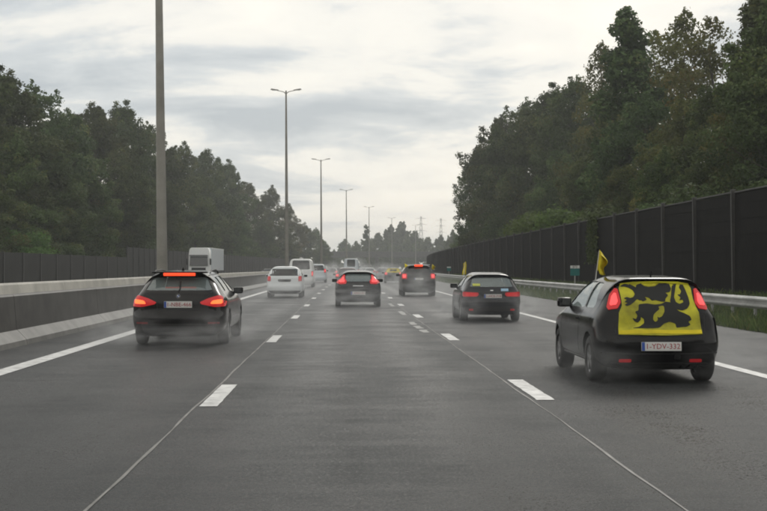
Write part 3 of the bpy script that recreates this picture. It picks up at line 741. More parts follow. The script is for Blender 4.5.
def make_car(name, label, cat, lat, y, group, L, W, outline, roofw, wheels, r, paint, rear_win, front_win, side_wins, lights,
             hollow=True, glassm='glass_clear', light_m='light_red', detail=5, plate=None, plate_txt=None, mirror_z=1.0, mirror_y=None, bands=(), yaw=0., ride=.0, light_off=.012, zs=.62, seats=True, seam=None, n=7., core=.58, core_m='light_core'):
    root = empty(name, RP(lat, y), head(y) + yaw); tag(root, label, cat, group)
    Hh = max(p[1] for p in outline); belt = [p for p in roofw]
    zq = [.10, .30, .50, .72] + [a for a, b in belt]; wq = [.86, .965, 1., .995] + [b for a, b in belt]
    hw = lambda z: float(np.interp(z, zq, wq)) * W * .5
    me = inflate('body', outline, hw, L, zs, n=n, detail=detail)
    bm = bmesh.new(); bm.from_mesh(me); bvh = BVHTree.FromBMesh(bm); bm.free()
    body = mesh_obj('body', me, root)
    cuts = []
    c = MB()
    for wy in wheels:
        for s in (-1, 1): c.tube([(s * (W * .5 - .30), wy, r), (s * (W * .5 + .3), wy, r)], r + .055, 28)
    cuts.append(c)
    if hollow:
        ri, fi = rear_win, front_win
        rb, rt = ri['y']; fb, ft = fi['y']; z0 = ri['z'][0]; z1 = ri['z'][1]; zf0 = fi['z'][0]
        cab = [(rb + .35, .50), (rb + .16, .75), (rb + .14, z0), (rt + .10, Hh - .11), (rt + .6, Hh - .06), ((rt + ft) / 2, Hh - .05), (ft - .12, Hh - .10), (fb - .10, zf0), (fb + .02, .80), (fb - .25, .50)]
        hw2 = lambda z: max(.2, hw(z) - .055)
        cm = inflate('cabin', cab, hw2, L, .85, n=9, ya=rb + .8, yb=L - fb + .6, ra=0, rb=0, detail=3)
        cabm = MB(); cabm.v = [tuple(v.co) for v in cm.vertices]; cabm.f = [tuple(p.vertices) for p in cm.polygons]; cuts.append(cabm)
        c = MB()
        if rear_win.get('poly'): c.prism(dense(rear_win['poly'], .5), -1, rt + .55)
        c.prism(dense(front_win['poly'], .5), ft - .5, L + 1); cuts.append(c)
        c = MB()
        for sw in side_wins: c.prism(dense(sw, .5), -2, 2, 'x')
        cuts.append(c)
    tmp = []
    for i, c in enumerate(cuts):
        co_ = c.obj('cutter', 'black_plastic', root); tmp.append(co_)
        md = body.modifiers.new('b%d' % i, 'BOOLEAN'); md.operation = 'DIFFERENCE'; md.object = co_; md.solver = 'EXACT'
    bpy.context.view_layer.update()
    dg = bpy.context.evaluated_depsgraph_get(); nm = bpy.data.meshes.new_from_object(body.evaluated_get(dg))
    body.modifiers.clear(); nm.materials.clear(); nm.materials.append(M[paint]); nm.polygons.foreach_set('material_index', [0] * len(nm.polygons))
    smooth(nm, 32); nm.name = 'body'; body.data = nm
    for o in tmp: bpy.data.objects.remove(o)
    gm = glassm if hollow else 'dark_glass'
    off_ = -.012 if hollow else .004
    if rear_win.get('poly'): project('rear_window', bvh, rear_win['poly'], 'rear', gm, root, off_, 0 if hollow else .02)
    project('windscreen', bvh, front_win['poly'], 'front', gm, root, off_, 0 if hollow else .02)
    for sw in side_wins:
        for sd in ('left', 'right'): project('side_window', bvh, sw, sd, gm, root, off_, 0 if hollow else .02)
    for lp_ in lights:
        lp, lm = lp_ if isinstance(lp_, tuple) else (lp_, light_m)
        for q in (lp, mirror(lp)):
            project('taillight', bvh, q, 'rear', lm, root, light_off, .05, .05)
            if core:
                cx_, cz_ = sum(p[0] for p in q) / len(q), sum(p[1] for p in q) / len(q)
                project('lamp_core', bvh, [(cx_ + (p[0] - cx_) * core, cz_ + (p[1] - cz_) * core) for p in q], 'rear', core_m, root, light_off + .006, .02, .05)
    for nm_, poly, sd, m_, o_, t_ in bands: project(nm_, bvh, poly, sd, m_, root, o_, t_, .07)
    ty, rm, dk = wheel_meshes(r, .205)
    for wy in wheels:
        for s in (-1, 1):
            wo_ = mesh_obj('wheel', ty, root, (s * (W * .5 - .125), wy, r), 0 if s > 0 else pi)
            mesh_obj('rim', rm, wo_); mesh_obj('brake_disc', dk, wo_)
    if mirror_y:
        for s in (-1, 1):
            mo = MB().box((0, 0, 0), (.21, .11, .14), .04).obj('mirror', paint, root, 50, (s * (hw(mirror_z) + .10), mirror_y, mirror_z + .03))
            MB().box((0, -.054, 0), (.16, .01, .10), .003).obj('mirror_glass', 'dark_glass', mo)
            MB().box((-s * .11, .01, -.04), (.12, .05, .035), .01).obj('mirror_stalk', 'black_plastic', mo)
    if plate:
        px_, pz, pw, ph = plate; hit, nr, _, _ = bvh.ray_cast(Vector((px_, -6, pz)), Vector((0, 1, 0)))
        po = MB().box((0, 0, 0), (pw, .016, ph), .004).obj('number_plate', 'plate_white', root, None, (px_, hit.y - .014, pz)); po.rotation_euler = (math.atan2(-nr.z, -nr.y) * -1 * .8, 0, 0)
        MB().box((-pw * .455, -.010, 0), (pw * .075, .005, ph * .94)).obj('plate_band', 'plate_blue', po)
        if plate_txt: mesh_obj('plate_lettering', text_mesh('plate_lettering', plate_txt, ph * .86, 'plate_red'), po, (pw * .035, -.0095, -.002))
    if hollow and seats:
        ysb = rear_win['y'][0] + .95; ysf = ysb + .95
        for yy_, zz_ in ((ysb, .0), (ysf, .02)):
            for s in (-1, 1):
                MB().box((s * .36, yy_, .72 + zz_), (.48, .13, .46), .05, None).box((s * .36, yy_ - .02, 1.04 + zz_), (.24, .09, .15), .04).box((s * .36, yy_, .95 + zz_), (.05, .04, .12)).obj('seat', 'fabric_dark', root, 50)
        MB().box((0, front_win['y'][0] - .42, .86), (W * .76, .34, .2), .05).obj('dashboard', 'black_plastic', root)
        MB().box((0, ysb, .58), (W * .72, 1.9, .1), .02).obj('cabin_floor', 'fabric_dark', root)
    return root, bvh, hw

def paintm(name, col, rough=.28, coat=.35, spec=.35): return mat(name, col, rough, coat=coat, spec=spec, rvar=.12, vscale=2.2)
paintm('paint_black', (.0045, .004, .004), .15, .18, .26); paintm('paint_soot', (.004, .004, .0045), .17, .12, .22); paintm('paint_navy', (.007, .008, .012), .18, .25, .3)
paintm('paint_graphite', (.011, .011, .012), .22, .25, .3); paintm('paint_grey', (.016, .016, .016), .3, .2, .3); paintm('paint_silver', (.70, .73, .74), .34); paintm('paint_van', (.76, .77, .76), .4)
paintm('paint_mid', (.16, .165, .17), .34); paintm('paint_pale', (.62, .67, .71), .35); paintm('paint_wine', (.05, .02, .02), .35)
G3 = 'cars driving ahead on the motorway'

# ---- black estate car, left lane
est = [(.34, .17), (.09, .20), (.01, .40), (0, .55), (.05, .68), (.06, .86), (.11, 1.02), (.30, 1.20), (.46, 1.345), (.44, 1.40), (.62, 1.43), (1.2, 1.455), (2.0, 1.465), (2.6, 1.42), (2.85, 1.36), (3.3, 1.15), (3.62, 1.0), (4.2, .90), (4.62, .78), (4.85, .62), (4.9, .45), (4.82, .25), (4.4, .2), (2.5, .2)]
rw = rnd([(-.66, 1.075), (.66, 1.075), (.525, 1.33), (-.525, 1.33)], .12); fw = rnd([(-.72, 1.02), (.72, 1.02), (.56, 1.34), (-.56, 1.34)], .1)
lightA = rnd([(-.90, .955), (-.78, .975), (-.58, .92), (-.42, .845), (-.45, .805), (-.70, .752), (-.90, .762)], .2)
A, bA, hA = make_car('estate_car', 'black estate car with three red brake lights lit in the left lane', 'car', -3.22, 26.0, G3, 4.9, 1.87, est, [(.90, .97), (.99, .90), (1.1, .83), (1.25, .735), (1.40, .64), (1.5, .58)], (.90, 3.86), .325, 'paint_black',
    dict(y=(.11, .46), z=(1.05, 1.33), poly=rw), dict(y=(3.55, 2.85), z=(1.02, 1.34), poly=fw),
    [rnd([(.62, 1.05), (1.35, 1.05), (1.35, 1.33), (.95, 1.32)], .1), rnd([(1.42, 1.04), (2.28, 1.03), (2.28, 1.345), (1.42, 1.345)], .08), rnd([(2.36, 1.03), (3.22, 1.02), (2.86, 1.28), (2.6, 1.345), (2.36, 1.35)], .08)],
    [lightA], core=0, plate=(0, .80, .54, .125), plate_txt='1-NBE-466', mirror_y=3.0, mirror_z=1.0,
    bands=[('tailgate_seam', bar([(-.64, 1.04), (-.60, .99), (-.42, .86), (-.40, .68), (.40, .68), (.42, .86), (.60, .99), (.64, 1.04)], .012), 'rear', 'black_plastic', .002, .012),
           ('bumper_insert', rnd([(-.72, .40), (.72, .40), (.66, .25), (-.66, .25)], .1), 'rear', 'black_plastic', .006, .02),
           ('chrome_strip', bar([(-.70, .42), (.70, .42)], .014), 'rear', 'post_steel', .007, .02)])
for s in (-1, 1):
    q = lightA if s < 0 else mirror(lightA)
    project('lamp_core', bA, rnd([(s * .84, .90), (s * .66, .875), (s * .62, .81), (s * .84, .815)], .25), 'rear', 'light_hot', A, .018, .03, .05)
    MB().tube([(s * .55, .75, 1.41), (s * .555, .95, 1.455), (s * .555, 1.8, 1.475), (s * .545, 2.4, 1.44), (s * .53, 2.6, 1.39)], .014, 8).obj('roof_rail', 'black_plastic', A, 50)
project('reflector', bA, [(-.80, .46), (-.58, .46), (-.58, .43), (-.80, .43)], 'rear', 'reflector', A, .008, .02); project('reflector', bA, [(.80, .46), (.58, .46), (.58, .43), (.80, .43)], 'rear', 'reflector', A, .008, .02)
spo = MB().box((0, .40, 1.425), (1.08, .26, .035), .012).obj('spoiler', 'paint_black', A)
MB().box((0, .262, 1.385), (.62, .03, .058), .01).obj('brake_light', 'light_bar', A)
MB().box((0, .30, 1.385), (.66, .06, .05), .01).obj('brake_light_housing', 'black_plastic', A)
hit = bA.ray_cast(Vector((0, -6, .965)), Vector((0, 1, 0)))[0]
em = MB().tube([(0, hit.y + .01, .965), (0, hit.y - .012, .965)], .042, 20).obj('emblem', 'chrome', A)
MB().tube([(0, hit.y - .011, .965), (0, hit.y - .014, .965)], .036, 20).obj('emblem_ring', 'black_plastic', em)
for k in range(4):
    a0 = k * pi / 2; MB().add([(cos(a0 + t_) * .024 * q, hit.y - .016, .965 + sin(a0 + t_) * .024 * q) for q, t_ in ((0, 0), (1, 0), (1, pi / 6), (1, pi / 3), (1, pi / 2))], [(0, 1, 2, 3, 4)]).obj('emblem_quarter', 'plate_white' if k % 2 else 'plate_blue', em)
MB().tube([(0, .12, 1.05), (.02, .19, 1.10), (.02, .30, 1.25)], .012, 6).obj('wiper', 'black_plastic', A)
MB().add([(0, 1.0, 1.45), (-.03, .86, 1.45), (.03, .86, 1.45), (0, .85, 1.53)], [(0, 1, 3), (0, 3, 2), (1, 2, 3), (0, 2, 1)]).obj('antenna_fin', 'paint_black', A)

# ---- black small hatchback with the lion flag, right lane
pun = [(.36, .19), (.12, .22), (.03, .36), (0, .54), (.03, .64), (.09, .74), (.13, .92), (.20, 1.10), (.32, 1.30), (.285, 1.375), (.50, 1.392), (1.0, 1.405), (1.6, 1.41), (2.05, 1.37), (2.3, 1.305), (2.8, 1.08), (3.1, .94), (3.55, .84), (3.86, .70), (4.0, .56), (4.03, .42), (3.95, .24), (3.6, .2), (2, .2)]
cov = [(-.47, 1.31), (-.30, 1.333), (0, 1.34), (.30, 1.333), (.43, 1.31), (.46, 1.24), (.465, 1.10), (.49, 1.0), (.52, .93), (.545, .65), (0, .635), (-.545, .65), (-.52, .93), (-.475, 1.02), (-.475, 1.10), (-.485, 1.24)]
lB = rnd([(-.50, 1.235), (-.535, 1.245), (-.60, 1.16), (-.655, 1.0), (-.645, .965), (-.53, .985), (-.485, 1.06)], .15)
B, bB, hB = make_car('hatchback_car', 'small black hatchback with a yellow cloth with black lion over its tailgate', 'car', 4.10, 17.15, G3, 4.03, 1.68, pun, [(.84, .975), (.93, .91), (1.02, .85), (1.2, .775), (1.34, .70), (1.45, .62)], (.70, 3.21), .305, 'paint_soot',
    dict(y=(.16, .34), z=(.98, 1.30)), dict(y=(2.98, 2.3), z=(.99, 1.28), poly=rnd([(-.66, 1.0), (.66, 1.0), (.54, 1.28), (-.54, 1.28)], .1)),
    [rnd([(.72, .98), (1.38, .97), (1.34, 1.32), (.90, 1.31)], .15), rnd([(1.46, .965), (2.72, .96), (2.25, 1.23), (2.0, 1.32), (1.42, 1.33)], .08)],
    [lB], glassm='glass_sky_veil', plate=(.0, .50, .52, .115), plate_txt='1-YDV-332', mirror_y=2.55, mirror_z=.98,
    bands=[
           ('bumper_strip', bar([(-.76, .415), (-.4, .405), (.4, .405), (.76, .415)], .02), 'rear', 'black_plastic', .006, .02),
           ('reflector', rnd([(-.54, .335), (-.38, .335), (-.38, .295), (-.54, .295)], .2), 'rear', 'light_dim', .008, .02), ('reflector', rnd([(.54, .335), (.38, .335), (.38, .295), (.54, .295)], .2), 'rear', 'light_dim', .008, .02)]
          + [('door_seam', bar([(1.40, .94), (1.38, .6), (1.45, .32)], .014), sd, 'black_plastic', .002, .012) for sd in ('left', 'right')]
          + [('door_seam', bar([(2.72, .92), (2.86, .7), (2.80, .32)], .014), sd, 'black_plastic', .002, .012) for sd in ('left', 'right')]
          + [('door_handle', rnd([(1.52, .83), (1.72, .83), (1.72, .80), (1.52, .80)], .2), sd, 'paint_soot', .022, .03) for sd in ('left', 'right')]
          + [('sill_strip', bar([(1.08, .275), (2.85, .275)], .028), sd, 'post_steel', .012, .03) for sd in ('left', 'right')])
def uv(u, v): return ((u - 340 - (v - 100) * .11) / 392, 1.325 - (v - 78) * .00236)
lion = [
    [(155, 97), (175, 83), (205, 90), (237, 106), (252, 125), (264, 150), (272, 176), (255, 180), (242, 172), (226, 190), (207, 206), (190, 212), (180, 205), (195, 195), (178, 190), (190, 178), (174, 170), (190, 164), (206, 170), (222, 163), (231, 145), (221, 125), (200, 111), (178, 105), (160, 105)],
    [(236, 96), (262, 80), (276, 100), (300, 108), (330, 105), (350, 92), (346, 80), (393, 78), (408, 95), (418, 120), (410, 138), (386, 140), (402, 154), (388, 170), (386, 187), (360, 184), (336, 178), (318, 182), (302, 166), (280, 160), (292, 176), (272, 186), (256, 172), (246, 140)],
    [(250, 201), (290, 196), (330, 203), (365, 199), (388, 186), (410, 190), (430, 200), (440, 225), (460, 240), (490, 252), (515, 265), (525, 285), (508, 296), (522, 312), (500, 325), (450, 331), (444, 306), (415, 294), (385, 305), (362, 332), (222, 333), (262, 322), (284, 302), (281, 280), (264, 268), (264, 286), (250, 301), (232, 292), (221, 275), (240, 281), (246, 262), (232, 241), (250, 235)],
    [(425, 82), (446, 86), (441, 110), (436, 140), (431, 165), (441, 190), (460, 200), (481, 190), (476, 175), (458, 181), (466, 165), (449, 150), (463, 150), (471, 130), (459, 110), (466, 90), (476, 87), (491, 120), (506, 165), (513, 200), (501, 225), (475, 236), (445, 229), (425, 210), (411, 185), (417, 150), (421, 110)]]
fc = project('flag_cover', bB, cov, 'rear', 'cover_yellow', B, .004, .03, .045, cloth_wave)
project('flag_hem', bB, [(-.54, .70), (.54, .70), (.54, .655), (-.54, .655)], 'rear', 'flag_yellow', fc, .009, .01, .045, cloth_wave)
for poly in lion: project('lion_print', bB, rnd([uv(*p) for p in poly], .2, 2), 'rear', 'lion_black', fc, .010, .006, .04, cloth_wave)
for poly in ([(350, 213), (380, 207), (385, 240), (373, 265), (358, 274), (347, 264), (353, 286), (340, 297), (327, 283), (329, 256), (344, 240), (359, 226)], [(262, 90), (285, 86), (318, 88), (344, 92), (325, 101), (300, 103), (280, 98)]):
    project('claw_print', bB, rnd([uv(*p) for p in poly], .3, 2), 'rear', 'cover_yellow', fc, .014, .004, .04, cloth_wave)
project('tailgate_seam', bB, bar([(-.60, .90), (-.575, .62), (-.55, .60), (.55, .60), (.575, .62), (.60, .90)], .012), 'rear', 'black_plastic', B, .002, .012, .06)
project('bumper_lip', bB, rnd([(-.70, .285), (.70, .285), (.66, .20), (-.66, .20)], .15), 'rear', 'black_plastic', B, .012, .03)
project('tow_cover', bB, rnd([(.18, .40), (.26, .40), (.26, .33), (.18, .33)], .2), 'rear', 'black_plastic', B, .004, .01)
MB().tube([(0, .62, 1.38), (0, .52, 1.48)], [.012, .006], 6).obj('antenna', 'black_plastic', B)

# ---- dark navy three door hatchback, right lane
a1 = [(.36, .18), (.11, .21), (.02, .42), (0, .56), (.04, .66), (.06, .84), (.11, .96), (.24, 1.12), (.36, 1.255), (.33, 1.315), (.52, 1.345), (1.0, 1.38), (1.6, 1.39), (2.1, 1.34), (2.35, 1.27), (2.8, 1.06), (3.05, .94), (3.5, .84), (3.8, .70), (3.93, .55), (3.95, .42), (3.88, .24), (3.5, .2), (2, .2)]
lC = rnd([(-.80, .835), (-.38, .815), (-.37, .75), (-.42, .70), (-.80, .695)], .18)
Cc, bC, hC = make_car('hatchback_car', 'dark navy three-door hatchback with blue sticker and a flag at its side', 'car', 4.16, 37.4, G3, 3.95, 1.72, a1, [(.84, .975), (.93, .91), (1.02, .855), (1.18, .77), (1.30, .69), (1.42, .62)], (.72, 3.19), .305, 'paint_navy',
    dict(y=(.11, .36), z=(.97, 1.25), poly=rnd([(-.62, .975), (.62, .975), (.52, 1.235), (-.52, 1.235)], .12)), dict(y=(2.95, 2.35), z=(.97, 1.24), poly=rnd([(-.66, .98), (.66, .98), (.54, 1.24), (-.54, 1.24)], .1)),
    [rnd([(.72, .97), (1.36, .96), (1.32, 1.27), (.92, 1.25)], .15), rnd([(1.44, .955), (2.68, .95), (2.25, 1.19), (2.0, 1.27), (1.40, 1.28)], .08)],
    [lC], light_m='light_dim', core=.7, core_m='light_red', glassm='glass_clear', plate=(.03, .715, .50, .11), plate_txt='1-HCE-718', mirror_y=2.5, mirror_z=.95,
    bands=[('tailgate_seam', bar([(-.36, .84), (-.345, .70), (-.30, .60), (.30, .60), (.345, .70), (.36, .84)], .012), 'rear', 'black_plastic', .003, .012), ('bumper_strip', bar([(-.78, .545), (.78, .545)], .02), 'rear', 'black_plastic', .006, .02), ('bumper_insert', rnd([(-.6, .42), (.6, .42), (.56, .29), (-.56, .29)], .1), 'rear', 'black_plastic', .006, .02),
           ('sticker', [(.26, .925), (.47, .925), (.47, .855), (.26, .855)], 'rear', 'sticker_blue', .006, .006), ('sticker', [(-.53, 1.065), (-.32, 1.065), (-.32, 1.0), (-.53, 1.0)], 'rear', 'sticker_yellow', .004, .004),
           ('badge', [(-.04, .885), (.04, .885), (.04, .86), (-.04, .86)], 'rear', 'chrome', .01, .01),
           ('reflector', rnd([(-.64, .36), (-.52, .36), (-.52, .31), (-.64, .31)], .2), 'rear', 'light_dim', .01, .02), ('reflector', rnd([(.64, .36), (.52, .36), (.52, .31), (.64, .31)], .2), 'rear', 'light_dim', .01, .02)]
          + [('door_seam', bar([(1.38, .93), (1.36, .6), (1.42, .32)], .014), sd, 'black_plastic', .002, .012) for sd in ('left', 'right')])

# ---- graphite hatchback, middle lane
vo = [(.38, .18), (.11, .21), (.02, .42), (0, .56), (.04, .66), (.05, .86), (.16, 1.0), (.36, 1.16), (.52, 1.285), (.48, 1.345), (.70, 1.37), (1.2, 1.405), (1.8, 1.41), (2.3, 1.37), (2.55, 1.30), (3.0, 1.08), (3.3, .96), (3.8, .86), (4.1, .72), (4.32, .56), (4.36, .42), (4.25, .24), (3.9, .2), (2, .2)]
lE = rnd([(-.57, 1.235), (-.50, 1.23), (-.50, 1.08), (-.44, .99), (-.47, .89), (-.70, .875), (-.83, .93), (-.80, 1.0), (-.66, 1.09)], .18)
E, bE, hE = make_car('hatchback_car', 'graphite hatchback with V-shaped rear lights alone in the middle lane', 'car', .55, 51.3, G3, 4.36, 1.80, vo, [(.92, .95), (1.05, .87), (1.2, .76), (1.33, .66), (1.45, .60)], (.86, 3.5), .32, 'paint_graphite',
    dict(y=(.14, .52), z=(.99, 1.28), poly=rnd([(-.48, .985), (.48, .985), (.47, 1.265), (-.47, 1.265)], .14)), dict(y=(3.2, 2.55), z=(1.0, 1.27), poly=rnd([(-.68, 1.0), (.68, 1.0), (.54, 1.27), (-.54, 1.27)], .1)),
    [rnd([(.95, 1.02), (1.50, 1.0), (1.50, 1.28), (1.2, 1.27)], .12), rnd([(1.58, .99), (2.95, .97), (2.5, 1.22), (2.2, 1.30), (1.58, 1.30)], .08)],
    [lE], plate=(0, .535, .56, .13), plate_txt='1-KRO-251', mirror_y=2.75, mirror_z=.97, detail=4,
    bands=[('bumper_insert', rnd([(-.66, .42), (.66, .42), (.60, .28), (-.60, .28)], .1), 'rear', 'black_plastic', .006, .02), ('tailgate_seam', bar([(-.60, .86), (-.58, .66), (.58, .66), (.60, .86)], .014), 'rear', 'black_plastic', .003, .012), ('badge', [(-.2, .83), (.2, .83), (.2, .80), (-.2, .80)], 'rear', 'chrome', .008, .01)])

# ---- simpler cars further on (glass is a dark panel there)
def far_car(name, label, cat, lat, y, L, W, H, paint, light_z, light_x, rear_slope=.3, box=0., r=.32, lights_m='light_red', plate=None, bands=(), roof=.66, win=None, belt=None, group=G3):
    b = belt or H * .66
    o = [(.34, .19), (.09, .22), (.01, .42), (0, .58), (.04, .70), (.06, b - .06), (.10, b + .02), (.10 + rear_slope * .6, b + (H - b) * .55), (.10 + rear_slope, H - .10), (.10 + rear_slope, H - .05), (.45 + rear_slope, H - .01), (L * .42, H), (L * .53, H - .06), (L * .58, H - .14), (L * .74, b + .02), (L * .86, b - .08), (L * .95, b - .22), (L * .995, .58), (L, .44), (L * .98, .26), (L * .9, .2), (L * .5, .2)]
    ww = win or (.78, .62)
    rwp = rnd([(-ww[0] * W / 2, b + .02), (ww[0] * W / 2, b + .02), (ww[1] * W / 2, H - .13), (-ww[1] * W / 2, H - .13)], .12)
    x0, x1 = light_x; z0, z1 = light_z
    lg = rnd([(-x1, z1), (-x0, z1), (-x0, z0), (-x1, z0)], .2)
    rt, res, hw_ = make_car(name, label, cat, lat, y, group, L, W, o, [(b, .97), (b + (H - b) * .5, (1 + roof) / 2 * .98), (H - .04, roof), (H + .1, roof - .05)], (L * .19, L * .79), r, paint,
        dict(y=(.1, .1 + rear_slope), z=(b, H - .1), poly=rwp), dict(y=(L * .72, L * .58), z=(b + .05, H - .14), poly=[(-.36 * W, b + .06), (.36 * W, b + .06), (.3 * W, H - .16), (-.3 * W, H - .16)]),
        [] if box else [rnd([(rear_slope + .55, b + .03), (L * .42, b + .03), (L * .42, H - .13), (rear_slope + .75, H - .14)], .1), rnd([(L * .44, b + .03), (L * .66, b + .03), (L * .56, H - .14), (L * .44, H - .12)], .1)],
        [lg], hollow=False, core_m='light_red' if lights_m == 'light_dim' else 'light_core', light_m=lights_m, detail=3, plate=plate, mirror_y=L * .62, mirror_z=b - .02, bands=bands, n=9. if box else 7.)
    return rt, res
far_car('compact_car', 'silver white compact car in the left lane ahead of the black estate', 'car', -2.98, 67., 4.35, 1.82, 1.58, 'paint_silver', (.83, 1.09), (.69, .85), .30, belt=1.08, win=(.84, .76), roof=.74, lights_m='light_dim',
        bands=[('bumper_insert', rnd([(-.80, .36), (.80, .36), (.76, .22), (-.76, .22)], .1), 'rear', 'black_plastic', .008, .02), ('plate_recess', rnd([(-.34, .93), (.34, .93), (.30, .80), (-.30, .80)], .15), 'rear', 'black_plastic', .006, .02)])
D, bD = far_car('sport_utility_car', 'dark tall off-road car with yellow cloths at its roof corners, right lane', 'car', 3.95, 70.4, 4.5, 1.86, 1.66, 'paint_grey', (.92, 1.20), (.62, .88), .28, belt=1.10, win=(.76, .66), roof=.74, r=.36, plate=(0, .92, .48, .11),
        bands=[('bumper_insert', rnd([(-.78, .5), (.78, .5), (.72, .3), (-.72, .3)], .1), 'rear', 'black_plastic', .008, .02)])
MB().box((0, .28, 1.625), (.44, .08, .10), .015).obj('brake_light', 'light_bar', D)
MB().box((0, .42, 1.665), (1.2, .34, .035), .012).obj('spoiler', 'paint_pale', D)
VW = 'white vans in the left lane'
far_car('delivery_van', 'white panel van just ahead of the silver white compact car', 'van', -3.42, 102., 5.0, 1.95, 2.18, 'paint_van', (.85, 1.25), (.80, .92), .12, 1., belt=1.35, win=(.7, .66), roof=.88, r=.34, bands=[('door_seam', bar([(0, 2.0), (0, .5)], .03), 'rear', 'black_plastic', .004, .02)])
far_car('people_carrier', 'pale blue tall people carrier ahead of the white van', 'car', -3.15, 134., 4.6, 1.85, 1.86, 'paint_pale', (1.0, 1.4), (.72, .88), .2, belt=1.2, win=(.84, .76), roof=.8)
J, bJ = far_car('hatchback_car', 'dark hatchback with yellow lion cloth on its rear window, far right lane', 'car', 4.42, 130., 4.2, 1.76, 1.50, 'paint_grey', (.80, 1.08), (.56, .86), .3, belt=.98,
        bands=[('flag_cover', [(-.62, 1.42), (.62, 1.42), (.7, 1.02), (-.7, 1.02)], 'rear', 'flag_yellow', .02, .02), ('flag_print', rnd([(-.3, 1.36), (.1, 1.30), (.35, 1.36), (.3, 1.12), (-.1, 1.18), (-.35, 1.08)], .3), 'rear', 'lion_black', .026, .01)])
far_car('saloon_car', 'dark car half hidden right behind the graphite hatchback in the middle lane', 'car', .15, 97., 4.4, 1.80, 1.50, 'paint_wine', (.85, 1.05), (.60, .86), .5)
far_car('saloon_car', 'dark car right of the white vans, far along the left lane', 'car', -2.6, 168., 4.5, 1.82, 1.50, 'paint_wine', (.80, 1.10), (.50, .88), .45)
far_car('saloon_car', 'pale grey car ahead of the flagged dark hatchback in the right lane', 'car', 3.9, 166., 4.5, 1.82, 1.48, 'paint_mid', (.80, 1.02), (.55, .86), .5, lights_m='light_dim')
far_car('saloon_car', 'small pale roofed car in the middle lane beyond the box van', 'car', .9, 215., 4.4, 1.8, 1.5, 'paint_silver', (.8, 1.0), (.55, .86), .4)
far_car('saloon_car', 'tiny dark car deep in the queue of the right lane', 'car', 4.2, 225., 4.4, 1.8, 1.5, 'paint_grey', (.8, 1.0), (.55, .86), .4)
far_car('saloon_car', 'tiny silver car deep in the queue of the left lane', 'car', -2.9, 232., 4.4, 1.8, 1.5, 'paint_silver', (.8, 1.05), (.5, .86), .4)
far_car('saloon_car', 'hazy dark car last in view in the left lane', 'car', -2.9, 290., 4.4, 1.8, 1.5, 'paint_grey', (.8, 1.05), (.5, .86), .4)
far_car('saloon_car', 'tiny pale car just left of the flagged dark hatchback, deep in the queue', 'car', 2.2, 196., 4.4, 1.8, 1.5, 'paint_silver', (.8, 1.05), (.5, .86), .4)
far_car('saloon_car', 'small dark red car between the white vans and the box van', 'car', -2.7, 205., 4.4, 1.8, 1.48, 'paint_wine', (.8, 1.05), (.5, .86), .4)
far_car('saloon_car', 'farthest tiny car of the middle lane, lost in spray', 'car', .5, 272., 4.4, 1.8, 1.5, 'paint_pale', (.8, 1.05), (.5, .86), .4)
far_car('delivery_van', 'pale bluish high box van far ahead in the middle lane', 'van', -.2, 176., 5.8, 2.1, 2.7, 'paint_pale', (.9, 1.25), (.9, 1.0), .08, 1., belt=1.6, win=(.5, .5), roof=.9, r=.36)
far_car('saloon_car', 'pale silver hatchback on the opposite carriageway, only its roof over the barrier', 'car', -11.6, 182., 4.3, 1.76, 1.52, 'paint_pale', (.8, 1.0), (.5, .86), .7, lights_m='headlamp')
far_car('saloon_car', 'white roofed car far down the opposite carriageway', 'car', -11.9, 236., 4.3, 1.76, 1.50, 'paint_van', (.8, 1.0), (.5, .86), .7, lights_m='headlamp', group='cars on the opposite carriageway')

